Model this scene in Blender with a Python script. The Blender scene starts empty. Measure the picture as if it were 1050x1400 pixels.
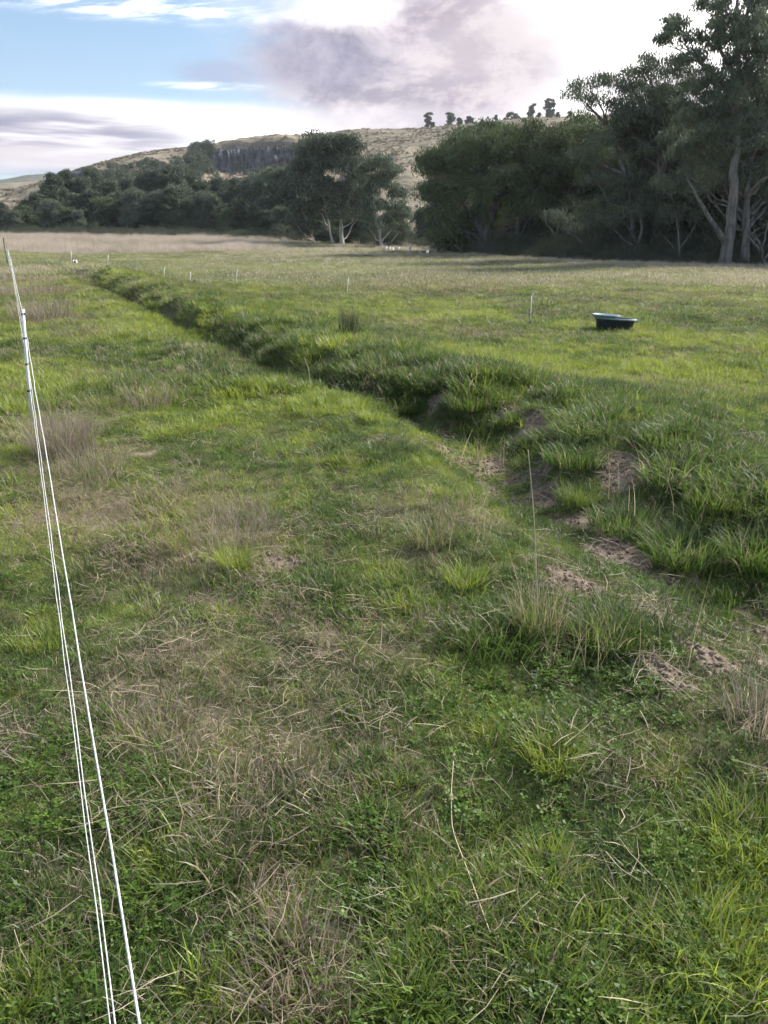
import bpy, math, random
import numpy as np
from math import radians, pi

R = np.random.RandomState
SC = bpy.context.scene
COL = SC.collection

# ------------------------------------------------------------------ view
PITCH = math.atan((700 - 318) / 1050.0)
EYE = np.array([0.0, 0.0, 1.62])
CP, SP = math.cos(PITCH), math.sin(PITCH)

def ray(px, py):
    a, b = (px - 525) / 1050.0, -(py - 700) / 1050.0
    d = np.array([a, CP + b * SP, -SP + b * CP])
    return d / np.linalg.norm(d)

def plane_hit(px, py, z):
    d = ray(px, py)
    t = (z - EYE[2]) / d[2]
    return EYE + d * t

# ------------------------------------------------------------------ noise
def _hash(ix, iy, seed):
    with np.errstate(over='ignore'):
        h = (ix.astype(np.int64) * 374761393 + iy.astype(np.int64) * 668265263 + seed * 974634777) & 0xFFFFFFFF
        h = ((h ^ (h >> 13)) * 1274126177) & 0xFFFFFFFF
        h = (h ^ (h >> 16)) & 0xFFFFFFFF
    return h / 4294967295.0

def vnoise(x, y, seed=0):
    x = np.asarray(x, float); y = np.asarray(y, float)
    ix, iy = np.floor(x), np.floor(y)
    fx, fy = x - ix, y - iy
    fx = fx * fx * (3 - 2 * fx); fy = fy * fy * (3 - 2 * fy)
    a, b = _hash(ix, iy, seed), _hash(ix + 1, iy, seed)
    c, d = _hash(ix, iy + 1, seed), _hash(ix + 1, iy + 1, seed)
    return (a + (b - a) * fx) * (1 - fy) + (c + (d - c) * fx) * fy

def fbm(x, y, seed=0, o=4):
    s, a, t = 0, 1.0, 0
    for k in range(o):
        s = s + a * vnoise(x * 2 ** k + 17.3 * k, y * 2 ** k - 9.1 * k, seed + k)
        t += a; a *= .5
    return s / t

def sstep(a, b, x):
    t = np.clip((np.asarray(x, float) - a) / (b - a), 0, 1)
    return t * t * (3 - 2 * t)

# ------------------------------------------------------------------ terrain
DITCH_PX = [(1500, 1150), (1180, 985), (1023, 909), (925, 846), (835, 783), (735, 722), (700, 690), (635, 636),
            (560, 603), (430, 556), (330, 503), (235, 456), (160, 414), (85, 376), (48, 360)]
DITCH = np.array([plane_hit(px, py, -0.36)[:2] for px, py in DITCH_PX])
DITCH = np.vstack([DITCH, DITCH[-1] + (DITCH[-1] - DITCH[-2]) * 0.8])

def ditch_s(x, y):
    """signed distance to the ditch line (positive on the far, right-hand side) and position along it"""
    best = np.full(np.shape(x), 1e9); sg = np.zeros(np.shape(x)); al = np.zeros(np.shape(x)); acc = 0
    for a, b in zip(DITCH[:-1], DITCH[1:]):
        d = b - a; L = np.hypot(*d)
        t = np.clip(((x - a[0]) * d[0] + (y - a[1]) * d[1]) / L ** 2, 0, 1)
        qx, qy = x - a[0] - t * d[0], y - a[1] - t * d[1]
        D = np.hypot(qx, qy)
        s = np.sign(d[1] * qx - d[0] * qy)
        m = D < best
        best = np.where(m, D, best); sg = np.where(m, s, sg); al = np.where(m, acc + t * L, al)
        acc += L
    sg = np.where(sg == 0, 1, sg)
    return best * sg, al

def blob_sum(x, y, L):
    out = np.zeros(np.shape(x))
    for bx, by, r, w in L:
        out = np.maximum(out, w * np.exp(-((x - bx) ** 2 + (y - by) ** 2) / (r * r)))
    return out

LUMPS = None
def terrain(x, y, fine=True):
    x = np.asarray(x, float); y = np.asarray(y, float)
    r = np.hypot(x, y)
    s, al = ditch_s(x, y)
    wob = (fbm(x * 0.9, y * 0.9, 5, 2) - .5) * 0.7
    s2 = s + wob
    fade = 1 - sstep(38, 60, r)
    near = 1 - sstep(14, 40, r)
    nr2 = 1 - sstep(3.5, 7, r)
    z = -0.36 * sstep(1.6, 4.6, s)                                # the paddock lies a little lower than the bank
    z = z - (0.27 + .12 * sstep(6, 11, r)) * np.exp(-np.abs((s2 - .12 * nr2) / (0.40 + 0.10 * near + .22 * nr2)) ** 2.8) * fade
    mound = np.exp(-((s2 - 1.2 - .45 * nr2) / 0.68) ** 2)
    lum = fbm(x * 1.7, y * 1.7, 11, 3)
    z = z + mound * ((0.03 + .07 * sstep(9, 14, r)) + 0.50 * np.clip(lum - 0.38, 0, .22)) * fade
    z = z + 0.07 * np.exp(-((s2 + 0.75) / 0.5) ** 2) * fade       # slight lip on the near bank
    if LUMPS is not None:
        for bx, by, rr, h in LUMPS:
            z = z + .6 * h * np.exp(-(((x - bx) ** 2 + (y - by) ** 2) / (rr * rr)))
    z = z + (fbm(x * 0.55, y * 0.55, 3, 3) - .5) * 0.13 * (1 - 0.6 * sstep(20, 60, r))
    z = z + (fbm(x * 0.06, y * 0.06, 4, 2) - .5) * 0.5 * sstep(12, 60, r)
    if fine:
        z = z + (fbm(x * 4.2, y * 4.2, 6, 3) - .5) * 0.06 * (1 - sstep(12, 30, r)) + (fbm(x * 17, y * 17, 12, 3) - .5) * 0.022 * (1 - sstep(6, 10, r))
    az = np.arctan2(x, y)
    left = 1 - sstep(-0.22, 0.12, az)
    z = z + 1.9 * sstep(75, 185, r) * left + 0.5 * sstep(75, 150, r) * (1 - left)
    return z

def at(px, py, rmin=0.5, rmax=260):
    d = ray(px, py)
    t = np.concatenate([np.arange(rmin, 20, 0.02), np.arange(20, rmax, 0.2)])
    P = EYE[None] + d[None] * t[:, None]
    zz = terrain(P[:, 0], P[:, 1], False)
    below = np.nonzero(P[:, 2] < zz)[0]
    k = below[0] if len(below) else len(t) - 1
    p = P[k].copy(); p[2] = float(terrain(p[0], p[1]))
    return p

def azr(px, py_ref, r):
    """point of the ground plan at bearing of pixel column px and range r"""
    d = ray(px, py_ref); h = math.hypot(d[0], d[1])
    return np.array([d[0] / h * r, d[1] / h * r])

def zat(px, py, r):
    d = ray(px, py); h = math.hypot(d[0], d[1])
    return EYE[2] + d[2] / h * r

_l = []
for px, py, rr, h in [(640, 545, .34, .13), (555, 548, .36, .10), (785, 625, .32, .10), (790, 672, .22, .10), (900, 705, .5, .12),
                      (980, 740, .5, .12), (690, 545, .25, .07), (480, 500, .4, .10), (415, 460, .35, .14), (250, 425, .5, .12),
                      (935, 620, .4, .08), (600, 735, .3, .05), (640, 790, .25, .05), (895, 915, .22, .06), (760, 1050, .2, .04)]:
    q = plane_hit(px, py, -0.1); _l.append((q[0], q[1], rr, h))
LUMPS = _l

def blobs(L):
    out = []
    for px, py, r, w in L:
        q = at(px, py); out.append((q[0], q[1], r, w))
    return out
DIRT = blobs([(765, 790, .17, 1), (790, 800, .14, 1), (735, 740, .12, .8), (705, 690, .12, .9), (630, 632, .14, .8), (605, 612, .12, .7), (655, 660, .1, .8),
              (900, 845, .17, .95), (950, 865, .18, 1.), (985, 905, .18, .9), (1030, 905, .2, 1.), (880, 905, .10, 1.), (905, 925, .10, 1.), (930, 943, .09, 1), (300, 378, 2.2, .42), (230, 366, 2.5, .42), (850, 790, .15, .9),
              (725, 578, .22, 1), (745, 588, .16, 1), (700, 562, .16, .8), (870, 640, .26, .9), (885, 632, .2, .9), (850, 650, .2, .7),
              (600, 545, .14, .8), (545, 502, .22, .9), (812, 1205, .035, 1), (800, 1195, .03, .8), (570, 1180, .03, .5),
              (415, 615, .12, .8), (195, 622, .15, .7), (390, 775, .1, .6), (440, 745, .0001, 0), (130, 372, 1.2, .3), (260, 420, .35, .6), (100, 368, 1., .4)])
DRY = blobs([(90, 585, .35, 1), (60, 640, .35, .7), (150, 620, .3, .6), (120, 690, .45, .8), (200, 700, .5, .85), (300, 700, .45, .8), (330, 740, .3, .8),
             (240, 760, .4, .7), (60, 420, .9, .95), (45, 400, 1.3, .9), (90, 440, .7, .8), (40, 385, 1.6, .9), (30, 370, 2.5, .9), (120, 460, .6, .6), (210, 540, .3, .7), (150, 560, .3, .5),
             (560, 700, .3, .6), (640, 700, .25, .6), (620, 720, .2, .6), (210, 960, .25, .9), (240, 1010, .25, .9), (320, 1060, .25, .85), (200, 1060, .2, .8),
             (390, 1290, .16, .9), (380, 1220, .15, .8), (300, 1120, .2, .7), (420, 1350, .14, .9), (250, 900, .3, .6), (380, 660, .25, .5), (740, 850, .16, .5),
             (1040, 990, .25, .7), (880, 1020, .2, .5), (960, 1000, .25, .5), (640, 1300, .1, .3), (30, 1010, .15, .7), (60, 1200, .1, .6), (90, 1250, .1, .6), (450, 860, .3, .4),
             (700, 380, 8, .35), (880, 365, 9, .5), (1000, 380, 8, .55), (640, 350, 10, .5), (440, 347, 9, .5), (560, 440, .9, .5), (650, 455, .9, .5), (80, 436, .9, .6)])
LUSH = blobs([(450, 555, .5, 1), (400, 500, 1.0, .9), (350, 470, 1.2, .8), (330, 540, .8, .8), (560, 640, .3, .5), (500, 620, .4, .5), (720, 500, 1.5, .9), (560, 430, 3, .6),
              (850, 520, 1.5, .8), (640, 420, 3, .6), (320, 770, .12, 1), (750, 1195, .09, 1), (760, 1040, .12, .9), (630, 790, .12, .9), (490, 950, .15, .5), (60, 860, .2, .8),
              (20, 1370, .15, .8), (1000, 1300, .3, .9), (1020, 1150, .25, .8), (520, 1360, .1, .7), (100, 500, .4, .4), (20, 500, 1, .6), (680, 960, .3, .5), (20, 560, .6, .6), (600, 850, .25, .5)])
CLOV = blobs([(560, 1300, .3, 1), (700, 1280, .35, 1), (850, 1330, .3, 1), (900, 1200, .3, .8), (640, 1180, .25, .8), (700, 980, .3, .7), (500, 1150, .2, .5), (440, 820, .3, .6), (100, 1300, .25, .8),
              (150, 1080, .2, .6), (60, 1100, .2, .5), (540, 520, .5, .8), (480, 860, .3, .5), (600, 1000, .3, .5), (470, 480, .4, .7), (760, 930, .2, .5), (900, 800, .3, .5), (950, 940, .25, .6)])

def dirt_f(x, y):
    n = fbm(x * 5, y * 5, 21, 3)
    s, al = ditch_s(x, y)
    r = np.hypot(x, y)
    base = blob_sum(x, y, DIRT)
    d = np.exp(-((s - .1) / (0.22 + .25 * (1 - sstep(3.5, 7, r)))) ** 2) * 0.54 * (1 - sstep(9, 16, r))
    n2 = fbm(x * 16, y * 16, 22, 2)
    return sstep(0.44, 0.58, np.maximum(base, d) * 1.0 + (n - .5) * 1.1 + (n2 - .5) * .55)

def dry_f(x, y):
    b = blob_sum(x, y, DRY)
    n = fbm(x * 1.1, y * 1.1, 31, 4)
    r = np.hypot(x, y)
    # the ungrazed strip of long dead grass at the far end of the paddock
    az = np.arctan2(x, y)
    strip = sstep(83, 90, r + (fbm(x * .1, y * .1, 8, 2) - .5) * 8) * (1 - sstep(-0.25, -0.08, az)) + 0.3 * sstep(86, 100, r)
    n2 = fbm(x * .33, y * .33, 37, 3)
    fld = sstep(.45, .72, n2) * .30 * sstep(10, 30, r)
    return np.clip(b * (0.45 + 1.0 * n) + 0.9 * sstep(0.60, 0.78, n) * 0.45 + strip + fld, 0, 1)

# ------------------------------------------------------------------ mesh + object helpers
def mesh(name, V, F, attrs=None, smooth=False, uniform=None):
    V = np.asarray(V, dtype=np.float32)
    me = bpy.data.meshes.new(name)
    if isinstance(F, np.ndarray):
        k = F.shape[1]; n = len(F)
        me.vertices.add(len(V)); me.vertices.foreach_set('co', V.ravel())
        me.loops.add(n * k); me.loops.foreach_set('vertex_index', F.astype(np.int32).ravel())
        me.polygons.add(n); me.polygons.foreach_set('loop_start', np.arange(0, n * k, k, dtype=np.int32))
        me.polygons.foreach_set('loop_total', np.full(n, k, dtype=np.int32))
        if smooth: me.polygons.foreach_set('use_smooth', np.ones(n, dtype=bool))
        me.update(calc_edges=True)
    else:
        me.from_pydata([tuple(v) for v in V], [], [tuple(f) for f in F]); me.update()
        if smooth:
            for p in me.polygons: p.use_smooth = True
    for an, av in (attrs or {}).items():
        a = me.attributes.new(an, 'FLOAT', 'POINT'); a.data.foreach_set('value', np.asarray(av, dtype=np.float32))
    return me

def link(name, me, mat=None, parent=None, loc=None):
    o = bpy.data.objects.new(name, me); COL.objects.link(o)
    if mat is not None and me is not None: me.materials.append(mat)
    if parent is not None: o.parent = parent
    if loc is not None: o.location = tuple(float(v) for v in loc)
    return o

def tag(o, label=None, cat=None, group=None, kind=None):
    if label: o['label'] = label
    if cat: o['category'] = cat
    if group: o['group'] = group
    if kind: o['kind'] = kind
    return o

class MB:
    def __init__(s): s.V = []; s.F = []; s.n = 0
    def add(s, V, F):
        V = np.asarray(V, float); s.V.append(V); s.F += [tuple(int(i) + s.n for i in f) for f in F]; s.n += len(V)
    def tube(s, P, rad, k=6, cap=True):
        P = np.asarray(P, float); n = len(P); rad = np.broadcast_to(np.asarray(rad, float), (n,))
        T = np.gradient(P, axis=0); T /= np.linalg.norm(T, axis=1)[:, None] + 1e-12
        ref = np.array([0, 0, 1.0]) if abs(T[:, 2]).mean() < .8 else np.array([1.0, 0, 0])
        A = np.cross(T, ref); A /= np.linalg.norm(A, axis=1)[:, None] + 1e-12
        B = np.cross(T, A)
        th = np.linspace(0, 2 * pi, k, endpoint=False)
        V = P[:, None] + rad[:, None, None] * (np.cos(th)[None, :, None] * A[:, None] + np.sin(th)[None, :, None] * B[:, None])
        F = []
        for i in range(n - 1):
            for j in range(k):
                j2 = (j + 1) % k; F.append((i * k + j, i * k + j2, (i + 1) * k + j2, (i + 1) * k + j))
        if cap: F.append(tuple(range(k - 1, -1, -1))); F.append(tuple((n - 1) * k + j for j in range(k)))
        s.add(V.reshape(-1, 3), F)
    def build(s, name, mat, parent=None, smooth=True, loc=None):
        return link(name, mesh(name, np.vstack(s.V), s.F, smooth=smooth), mat, parent, loc)

# ------------------------------------------------------------------ materials
class NT:
    """small node expression builder"""
    def __init__(s, nt): s.nt = nt; s.x = 0
    def n(s, t, **kw):
        nd = s.nt.nodes.new(t)
        for k, v in kw.items(): setattr(nd, k, v)
        return nd
    def _set(s, sock, v):
        if hasattr(v, 'is_output'): s.nt.links.new(v, sock)
        else: sock.default_value = v
    def m(s, op, a, b=0.0, c=0.0, clamp=False):
        nd = s.n('ShaderNodeMath', operation=op, use_clamp=clamp)
        for i, v in enumerate((a, b, c)): s._set(nd.inputs[i], v)
        return nd.outputs[0]
    def mr(s, v, a, b, c=0., d=1., smooth=True):
        nd = s.n('ShaderNodeMapRange', interpolation_type='SMOOTHSTEP' if smooth else 'LINEAR', clamp=True)
        for i, q in enumerate((v, a, b, c, d)): s._set(nd.inputs[i], q)
        return nd.outputs[0]
    def mix(s, f, a, b):
        nd = s.n('ShaderNodeMix', data_type='RGBA')
        s._set(nd.inputs[0], f)
        for i, v in ((6, a), (7, b)):
            s._set(nd.inputs[i], v if hasattr(v, 'is_output') else (*v, 1))
        return nd.outputs[2]
    def noise(s, vec, scale, detail=4, rough=.55, dist=0.):
        nd = s.n('ShaderNodeTexNoise')
        if vec is not None: s.nt.links.new(vec, nd.inputs['Vector'])
        nd.inputs['Scale'].default_value = scale; nd.inputs['Detail'].default_value = detail
        nd.inputs['Roughness'].default_value = rough; nd.inputs['Distortion'].default_value = dist
        return nd.outputs[0]
    def attr(s, name, typ='GEOMETRY'):
        return s.n('ShaderNodeAttribute', attribute_name=name, attribute_type=typ).outputs['Fac']
    def xyz(s, x, y, z):
        nd = s.n('ShaderNodeCombineXYZ')
        for i, v in enumerate((x, y, z)): s._set(nd.inputs[i], v)
        return nd.outputs[0]

def material(name):
    m = bpy.data.materials.new(name); m.use_nodes = True; m.node_tree.nodes.clear()
    return m, NT(m.node_tree)

def out(e, sh):
    o = e.n('ShaderNodeOutputMaterial'); e.nt.links.new(sh, o.inputs[0])

def leaf_shader(e, col, trans=.45, gloss=.06, rough=.45, tcol=None):
    d = e.n('ShaderNodeBsdfDiffuse'); t = e.n('ShaderNodeBsdfTranslucent'); g = e.n('ShaderNodeBsdfGlossy')
    e._set(d.inputs[0], col if hasattr(col, 'is_output') else (*col, 1)); e._set(t.inputs[0], tcol if tcol is not None else (col if hasattr(col, 'is_output') else (*col, 1)))
    g.inputs['Roughness'].default_value = rough
    g.inputs[0].default_value = (.9, .95, 1, 1)
    a = e.n('ShaderNodeMixShader'); a.inputs[0].default_value = trans
    e.nt.links.new(d.outputs[0], a.inputs[1]); e.nt.links.new(t.outputs[0], a.inputs[2])
    b = e.n('ShaderNodeMixShader'); b.inputs[0].default_value = gloss
    e.nt.links.new(a.outputs[0], b.inputs[1]); e.nt.links.new(g.outputs[0], b.inputs[2])
    out(e, b.outputs[0])

def solid(name, c, rough=.6, spec=.3, metal=0., var=0., scale=20., bump=0.):
    m, e = material(name)
    p = e.n('ShaderNodeBsdfPrincipled'); p.inputs['Roughness'].default_value = rough
    p.inputs['Specular IOR Level'].default_value = spec; p.inputs['Metallic'].default_value = metal
    tc = e.n('ShaderNodeTexCoord').outputs['Object']
    nz = e.noise(tc, scale, 4)
    col = e.mix(e.mr(nz, .3, .7, 0, 1), tuple(v * (1 - var) for v in c), tuple(min(1, v * (1 + var)) for v in c))
    e.nt.links.new(col, p.inputs['Base Color'])
    if bump:
        b = e.n('ShaderNodeBump'); b.inputs['Strength'].default_value = bump; b.inputs['Distance'].default_value = .02
        e.nt.links.new(nz, b.inputs['Height']); e.nt.links.new(b.outputs[0], p.inputs['Normal'])
    out(e, p.outputs[0]); return m

def grass_mat(name, dark, mid, bright, straw, trans=.5, gloss=.025, obj=False):
    """blade colour: green ramp by 'tint'; blades whose own random number falls under 'dry' are straw"""
    m, e = material(name)
    src = 'GEOMETRY' if obj else 'INSTANCER'
    rnd = e.attr('rnd'); h = e.attr('h')
    tint = e.attr('tint', src); dry = e.attr('dry', src)
    rj = e.m('MULTIPLY_ADD', e.m('SUBTRACT', rnd, .5), .45, tint)
    g = e.mix(e.mr(rj, 0, .5, smooth=False), dark, mid)
    g = e.mix(e.mr(rj, .5, 1.05, smooth=False), g, bright)
    # shade of hue along the blade: yellowing tips
    g = e.mix(e.mr(h, .6, 1.0, 0, .16), g, straw if isinstance(straw[0], float) else straw[0])
    isdry = e.mr(e.m('SUBTRACT', dry, rnd), -0.03, 0.03)
    rn2 = e.m('FRACT', e.m('MULTIPLY', rnd, 37.7))
    s = e.mix(rn2, tuple(v * .52 for v in straw), tuple(min(1, v * 1.3) for v in straw))
    col = e.mix(isdry, g, s)
    leaf_shader(e, col, trans, gloss)
    return m

STRAW = (.36, .29, .20)
M = {}
M['grass'] = grass_mat('grass_blade', (.062, .110, .022), (.122, .195, .032), (.315, .385, .050), STRAW)
M['grass_far'] = grass_mat('pale_grass_blade', (.095, .130, .045), (.165, .205, .066), (.29, .32, .10), (.46, .40, .30))
M['grass_near'] = grass_mat('near_grass_blade', (.062, .110, .022), (.122, .195, .032), (.315, .385, .050), STRAW, obj=True)
M['clover'] = grass_mat('clover_leaf', (.065, .120, .028), (.11, .195, .036), (.19, .29, .05), (.28, .24, .13), gloss=.012, obj=True)
M['straw'] = grass_mat('dead_straw', STRAW, STRAW, STRAW, (.40, .33, .245), trans=.25, gloss=.012, obj=True)
M['seedy'] = grass_mat('dry_stem', (.28, .21, .16), (.34, .27, .205), (.42, .35, .26), (.34, .265, .21), trans=.35, gloss=.015, obj=True)
M['strip'] = grass_mat('dead_grass', (.20, .22, .10), (.50, .43, .355), (.62, .53, .45), (.57, .48, .42), trans=.4, gloss=.03)

# ------------------------------------------------------------------ blades
def blades(rs, n, rad, hmin, hmax, wid, lean=.5, curl=.8, seg=3, zb=0.0, flat=0.0):
    """n curved tapering blades rooted inside radius rad"""
    a = rs.rand(n) * 2 * pi; rr = rad * np.sqrt(rs.rand(n))
    base = np.stack([rr * np.cos(a), rr * np.sin(a), np.full(n, -.006) + zb * rs.rand(n)], 1)
    L = hmin + (hmax - hmin) * rs.rand(n) ** 1.3
    da = a + rs.randn(n) * 1.0
    dirh = np.stack([np.cos(da), np.sin(da), np.zeros(n)], 1)
    side = np.stack([-np.sin(da), np.cos(da), np.zeros(n)], 1)
    tw = (rs.rand(n) - .5) * 1.6
    side = side * np.cos(tw)[:, None] + dirh * np.sin(tw)[:, None]
    l0 = lean * rs.rand(n) + flat; cu = curl * (0.3 + rs.rand(n))
    w = wid * (0.6 + .8 * rs.rand(n))
    P = base.copy(); Vs = []; hs = []
    for k in range(seg + 1):
        t = k / seg
        wk = w * (1 - t ** 1.6) * (0.55 + .45 * min(1, 3 * t + .3)) + w * 0.03
        Vs.append(P - side * wk[:, None] / 2); Vs.append(P + side * wk[:, None] / 2); hs += [np.full(n, t)] * 2
        ang = np.minimum(l0 + cu * (t + .5 / seg), 2.3)
        P = P + (dirh * np.sin(ang)[:, None] + np.array([0, 0, 1.]) * np.cos(ang)[:, None]) * (L / seg)[:, None]
    V = np.stack(Vs, 1).reshape(-1, 3); H = np.stack(hs, 1).ravel()
    m = 2 * (seg + 1); o = (np.arange(n) * m)[:, None]
    F = np.concatenate([o + np.array([[2 * k, 2 * k + 1, 2 * k + 3, 2 * k + 2]]) for k in range(seg)], 0)
    rnd = np.repeat(rs.rand(n), m)
    return V, F, H, rnd

def join(parts):
    V = []; F = []; H = []; Rn = []; c = 0
    for v, f, h, r in parts:
        V.append(v); F.append(f + c); H.append(h); Rn.append(r); c += len(v)
    return np.vstack(V), np.vstack(F), np.concatenate(H), np.concatenate(Rn)

def bmesh_obj(name, parts):
    V, F, H, Rn = join(parts)
    return mesh(name, V, F, {'h': H, 'rnd': Rn})

def leaflets(rs, n, rad, hmax, size):
    """clover: three round leaflets on a short stem"""
    parts = []
    a = rs.rand(n) * 2 * pi; rr = rad * np.sqrt(rs.rand(n))
    C = np.stack([rr * np.cos(a), rr * np.sin(a), hmax * (.35 + .65 * rs.rand(n))], 1)
    V = []; F = []; Rn = []; H = []; c = 0
    for i in range(n):
        sz = size * (.6 + .8 * rs.rand()); r0 = rs.rand(); tl = (rs.rand(2) - .5) * .9
        ph = rs.rand() * 2 * pi
        for k in range(3):
            th = ph + k * 2.094
            u = np.array([math.cos(th), math.sin(th), tl[0] * math.cos(th) + tl[1] * math.sin(th) + .15])
            w = np.array([-math.sin(th), math.cos(th), -tl[0] * math.sin(th) + tl[1] * math.cos(th)])
            pts = [C[i], C[i] + sz * (.45 * u + .45 * w), C[i] + sz * (.95 * u + .3 * w), C[i] + sz * (.95 * u - .3 * w), C[i] + sz * (.45 * u - .45 * w)]
            V += pts; F += [(c, c + 1, c + 2, c + 3), (c, c + 3, c + 4, c)]; c += 5; Rn += [r0] * 5; H += [.2] * 5
    F = np.array([[f[0], f[1], f[2], f[3]] for f in F if f[3] != f[0]])
    F2 = np.array([[o, o + 3, o + 4, o + 4] for o in range(0, c, 5)])
    return np.array(V), F, np.array(H), np.array(Rn)

def straws(rs, n, rad, lmin, lmax, wid, z0=.01, z1=.06, up=.25):
    a = rs.rand(n) * 2 * pi; rr = rad * np.sqrt(rs.rand(n)); L = lmin + (lmax - lmin) * rs.rand(n) ** 1.5
    C = np.stack([rr * np.cos(a), rr * np.sin(a), z0 + (z1 - z0) * rs.rand(n)], 1)
    th = rs.rand(n) * 2 * pi; el = (rs.rand(n) - .3) * up * 2
    D = np.stack([np.cos(th) * np.cos(el), np.sin(th) * np.cos(el), np.sin(el)], 1)
    S = np.cross(D, np.array([0, 0, 1.])); S /= np.linalg.norm(S, axis=1)[:, None]
    bend = (rs.rand(n) - .5)[:, None] * .25 * L[:, None] * S
    w = wid * (.5 + rs.rand(n))[:, None]
    mid = C + bend
    up_ = np.array([0, 0, 1.])
    V = np.stack([C - D * L[:, None] / 2 - S * w / 2, C - D * L[:, None] / 2 + S * w / 2, mid - S * w / 2, mid + S * w / 2 + up_ * w * .5,
                  C + D * L[:, None] / 2 - S * w * .25, C + D * L[:, None] / 2 + S * w * .25], 1).reshape(-1, 3)
    o = (np.arange(n) * 6)[:, None]
    F = np.vstack([o + np.array([[0, 1, 3, 2]]), o + np.array([[2, 3, 5, 4]])])
    return V, F, np.tile(np.array([0, 0, .3, .3, .4, .4]), n), np.repeat(rs.rand(n), 6)

def scatter(name, pts, rot, scl, idx, tint, dry, variants, label, cat):
    """one object of countless small plants: points carrying instanced tufts"""
    n = len(pts)
    me = bpy.data.meshes.new(name); me.vertices.add(n)
    me.vertices.foreach_set('co', np.asarray(pts, dtype=np.float32).ravel())
    for an, tp, fld, av in (('rot', 'FLOAT_VECTOR', 'vector', rot), ('scl', 'FLOAT_VECTOR', 'vector', scl), ('tint', 'FLOAT', 'value', tint), ('dry', 'FLOAT', 'value', dry)):
        a = me.attributes.new(an, tp, 'POINT'); a.data.foreach_set(fld, np.asarray(av, dtype=np.float32).ravel())
    a = me.attributes.new('idx', 'INT', 'POINT'); a.data.foreach_set('value', np.asarray(idx, dtype=np.int32))
    o = link(name, me)
    tag(o, label, cat, kind='stuff')
    vc = bpy.data.collections.new(name + '_tufts')
    for v in variants: vc.objects.link(v)
    g = bpy.data.node_groups.new(name + '_nodes', 'GeometryNodeTree')
    g.interface.new_socket('Geometry', in_out='INPUT', socket_type='NodeSocketGeometry')
    g.interface.new_socket('Geometry', in_out='OUTPUT', socket_type='NodeSocketGeometry')
    N = g.nodes; gi = N.new('NodeGroupInput'); go = N.new('NodeGroupOutput')
    ip = N.new('GeometryNodeInstanceOnPoints'); ci = N.new('GeometryNodeCollectionInfo')
    ci.inputs['Collection'].default_value = vc; ci.inputs['Separate Children'].default_value = True; ci.inputs['Reset Children'].default_value = True
    def na(nm, t):
        q = N.new('GeometryNodeInputNamedAttribute'); q.data_type = t; q.inputs['Name'].default_value = nm
        return q.outputs['Attribute']
    L = g.links.new
    L(gi.outputs[0], ip.inputs['Points']); L(ci.outputs[0], ip.inputs['Instance']); ip.inputs['Pick Instance'].default_value = True
    L(na('idx', 'INT'), ip.inputs['Instance Index'])
    e2r = N.new('FunctionNodeEulerToRotation'); L(na('rot', 'FLOAT_VECTOR'), e2r.inputs[0]); L(e2r.outputs[0], ip.inputs['Rotation'])
    L(na('scl', 'FLOAT_VECTOR'), ip.inputs['Scale']); L(ip.outputs[0], go.inputs[0])
    md = o.modifiers.new('tufts', 'NODES'); md.node_group = g
    return o

def baked(name, pts, rot, scl, idx, tint, dry, variants, label, cat, mat):
    """the same, written out as one mesh (variants are (V, F, h, rnd) arrays)"""
    Vs, Fs, A = [], [], [[], [], [], []]; c = 0
    for k, (v, f, h, rn) in enumerate(variants):
        m = np.nonzero(np.asarray(idx) == k)[0]
        if not len(m): continue
        q = v[None] * scl[m][:, None]
        rx, ry, rz = rot[m, 0][:, None], rot[m, 1][:, None], rot[m, 2][:, None]
        X, Y, Z = q[..., 0], q[..., 1], q[..., 2]
        Y, Z = Y * np.cos(rx) - Z * np.sin(rx), Y * np.sin(rx) + Z * np.cos(rx)
        X, Z = X * np.cos(ry) + Z * np.sin(ry), -X * np.sin(ry) + Z * np.cos(ry)
        X, Y = X * np.cos(rz) - Y * np.sin(rz), X * np.sin(rz) + Y * np.cos(rz)
        W = np.stack([X, Y, Z], -1) + pts[m][:, None]
        Vs.append(W.reshape(-1, 3)); nv = len(v)
        Fs.append((f[None] + (np.arange(len(m)) * nv)[:, None, None]).reshape(-1, f.shape[1]) + c); c += len(m) * nv
        A[0].append(np.tile(h, len(m))); A[1].append(np.mod(np.tile(rn, len(m)) + np.repeat(np.modf(m * .61803)[0], nv), 1))
        A[2].append(np.repeat(tint[m], nv)); A[3].append(np.repeat(dry[m], nv))
    me = mesh(name, np.vstack(Vs), np.vstack(Fs), {n: np.concatenate(a) for n, a in zip(('h', 'rnd', 'tint', 'dry'), A)})
    return tag(link(name, me, mat), label, cat, kind='stuff')

def variant(name, me, mat):
    me.materials.append(mat)
    return bpy.data.objects.new(name, me)

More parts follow.
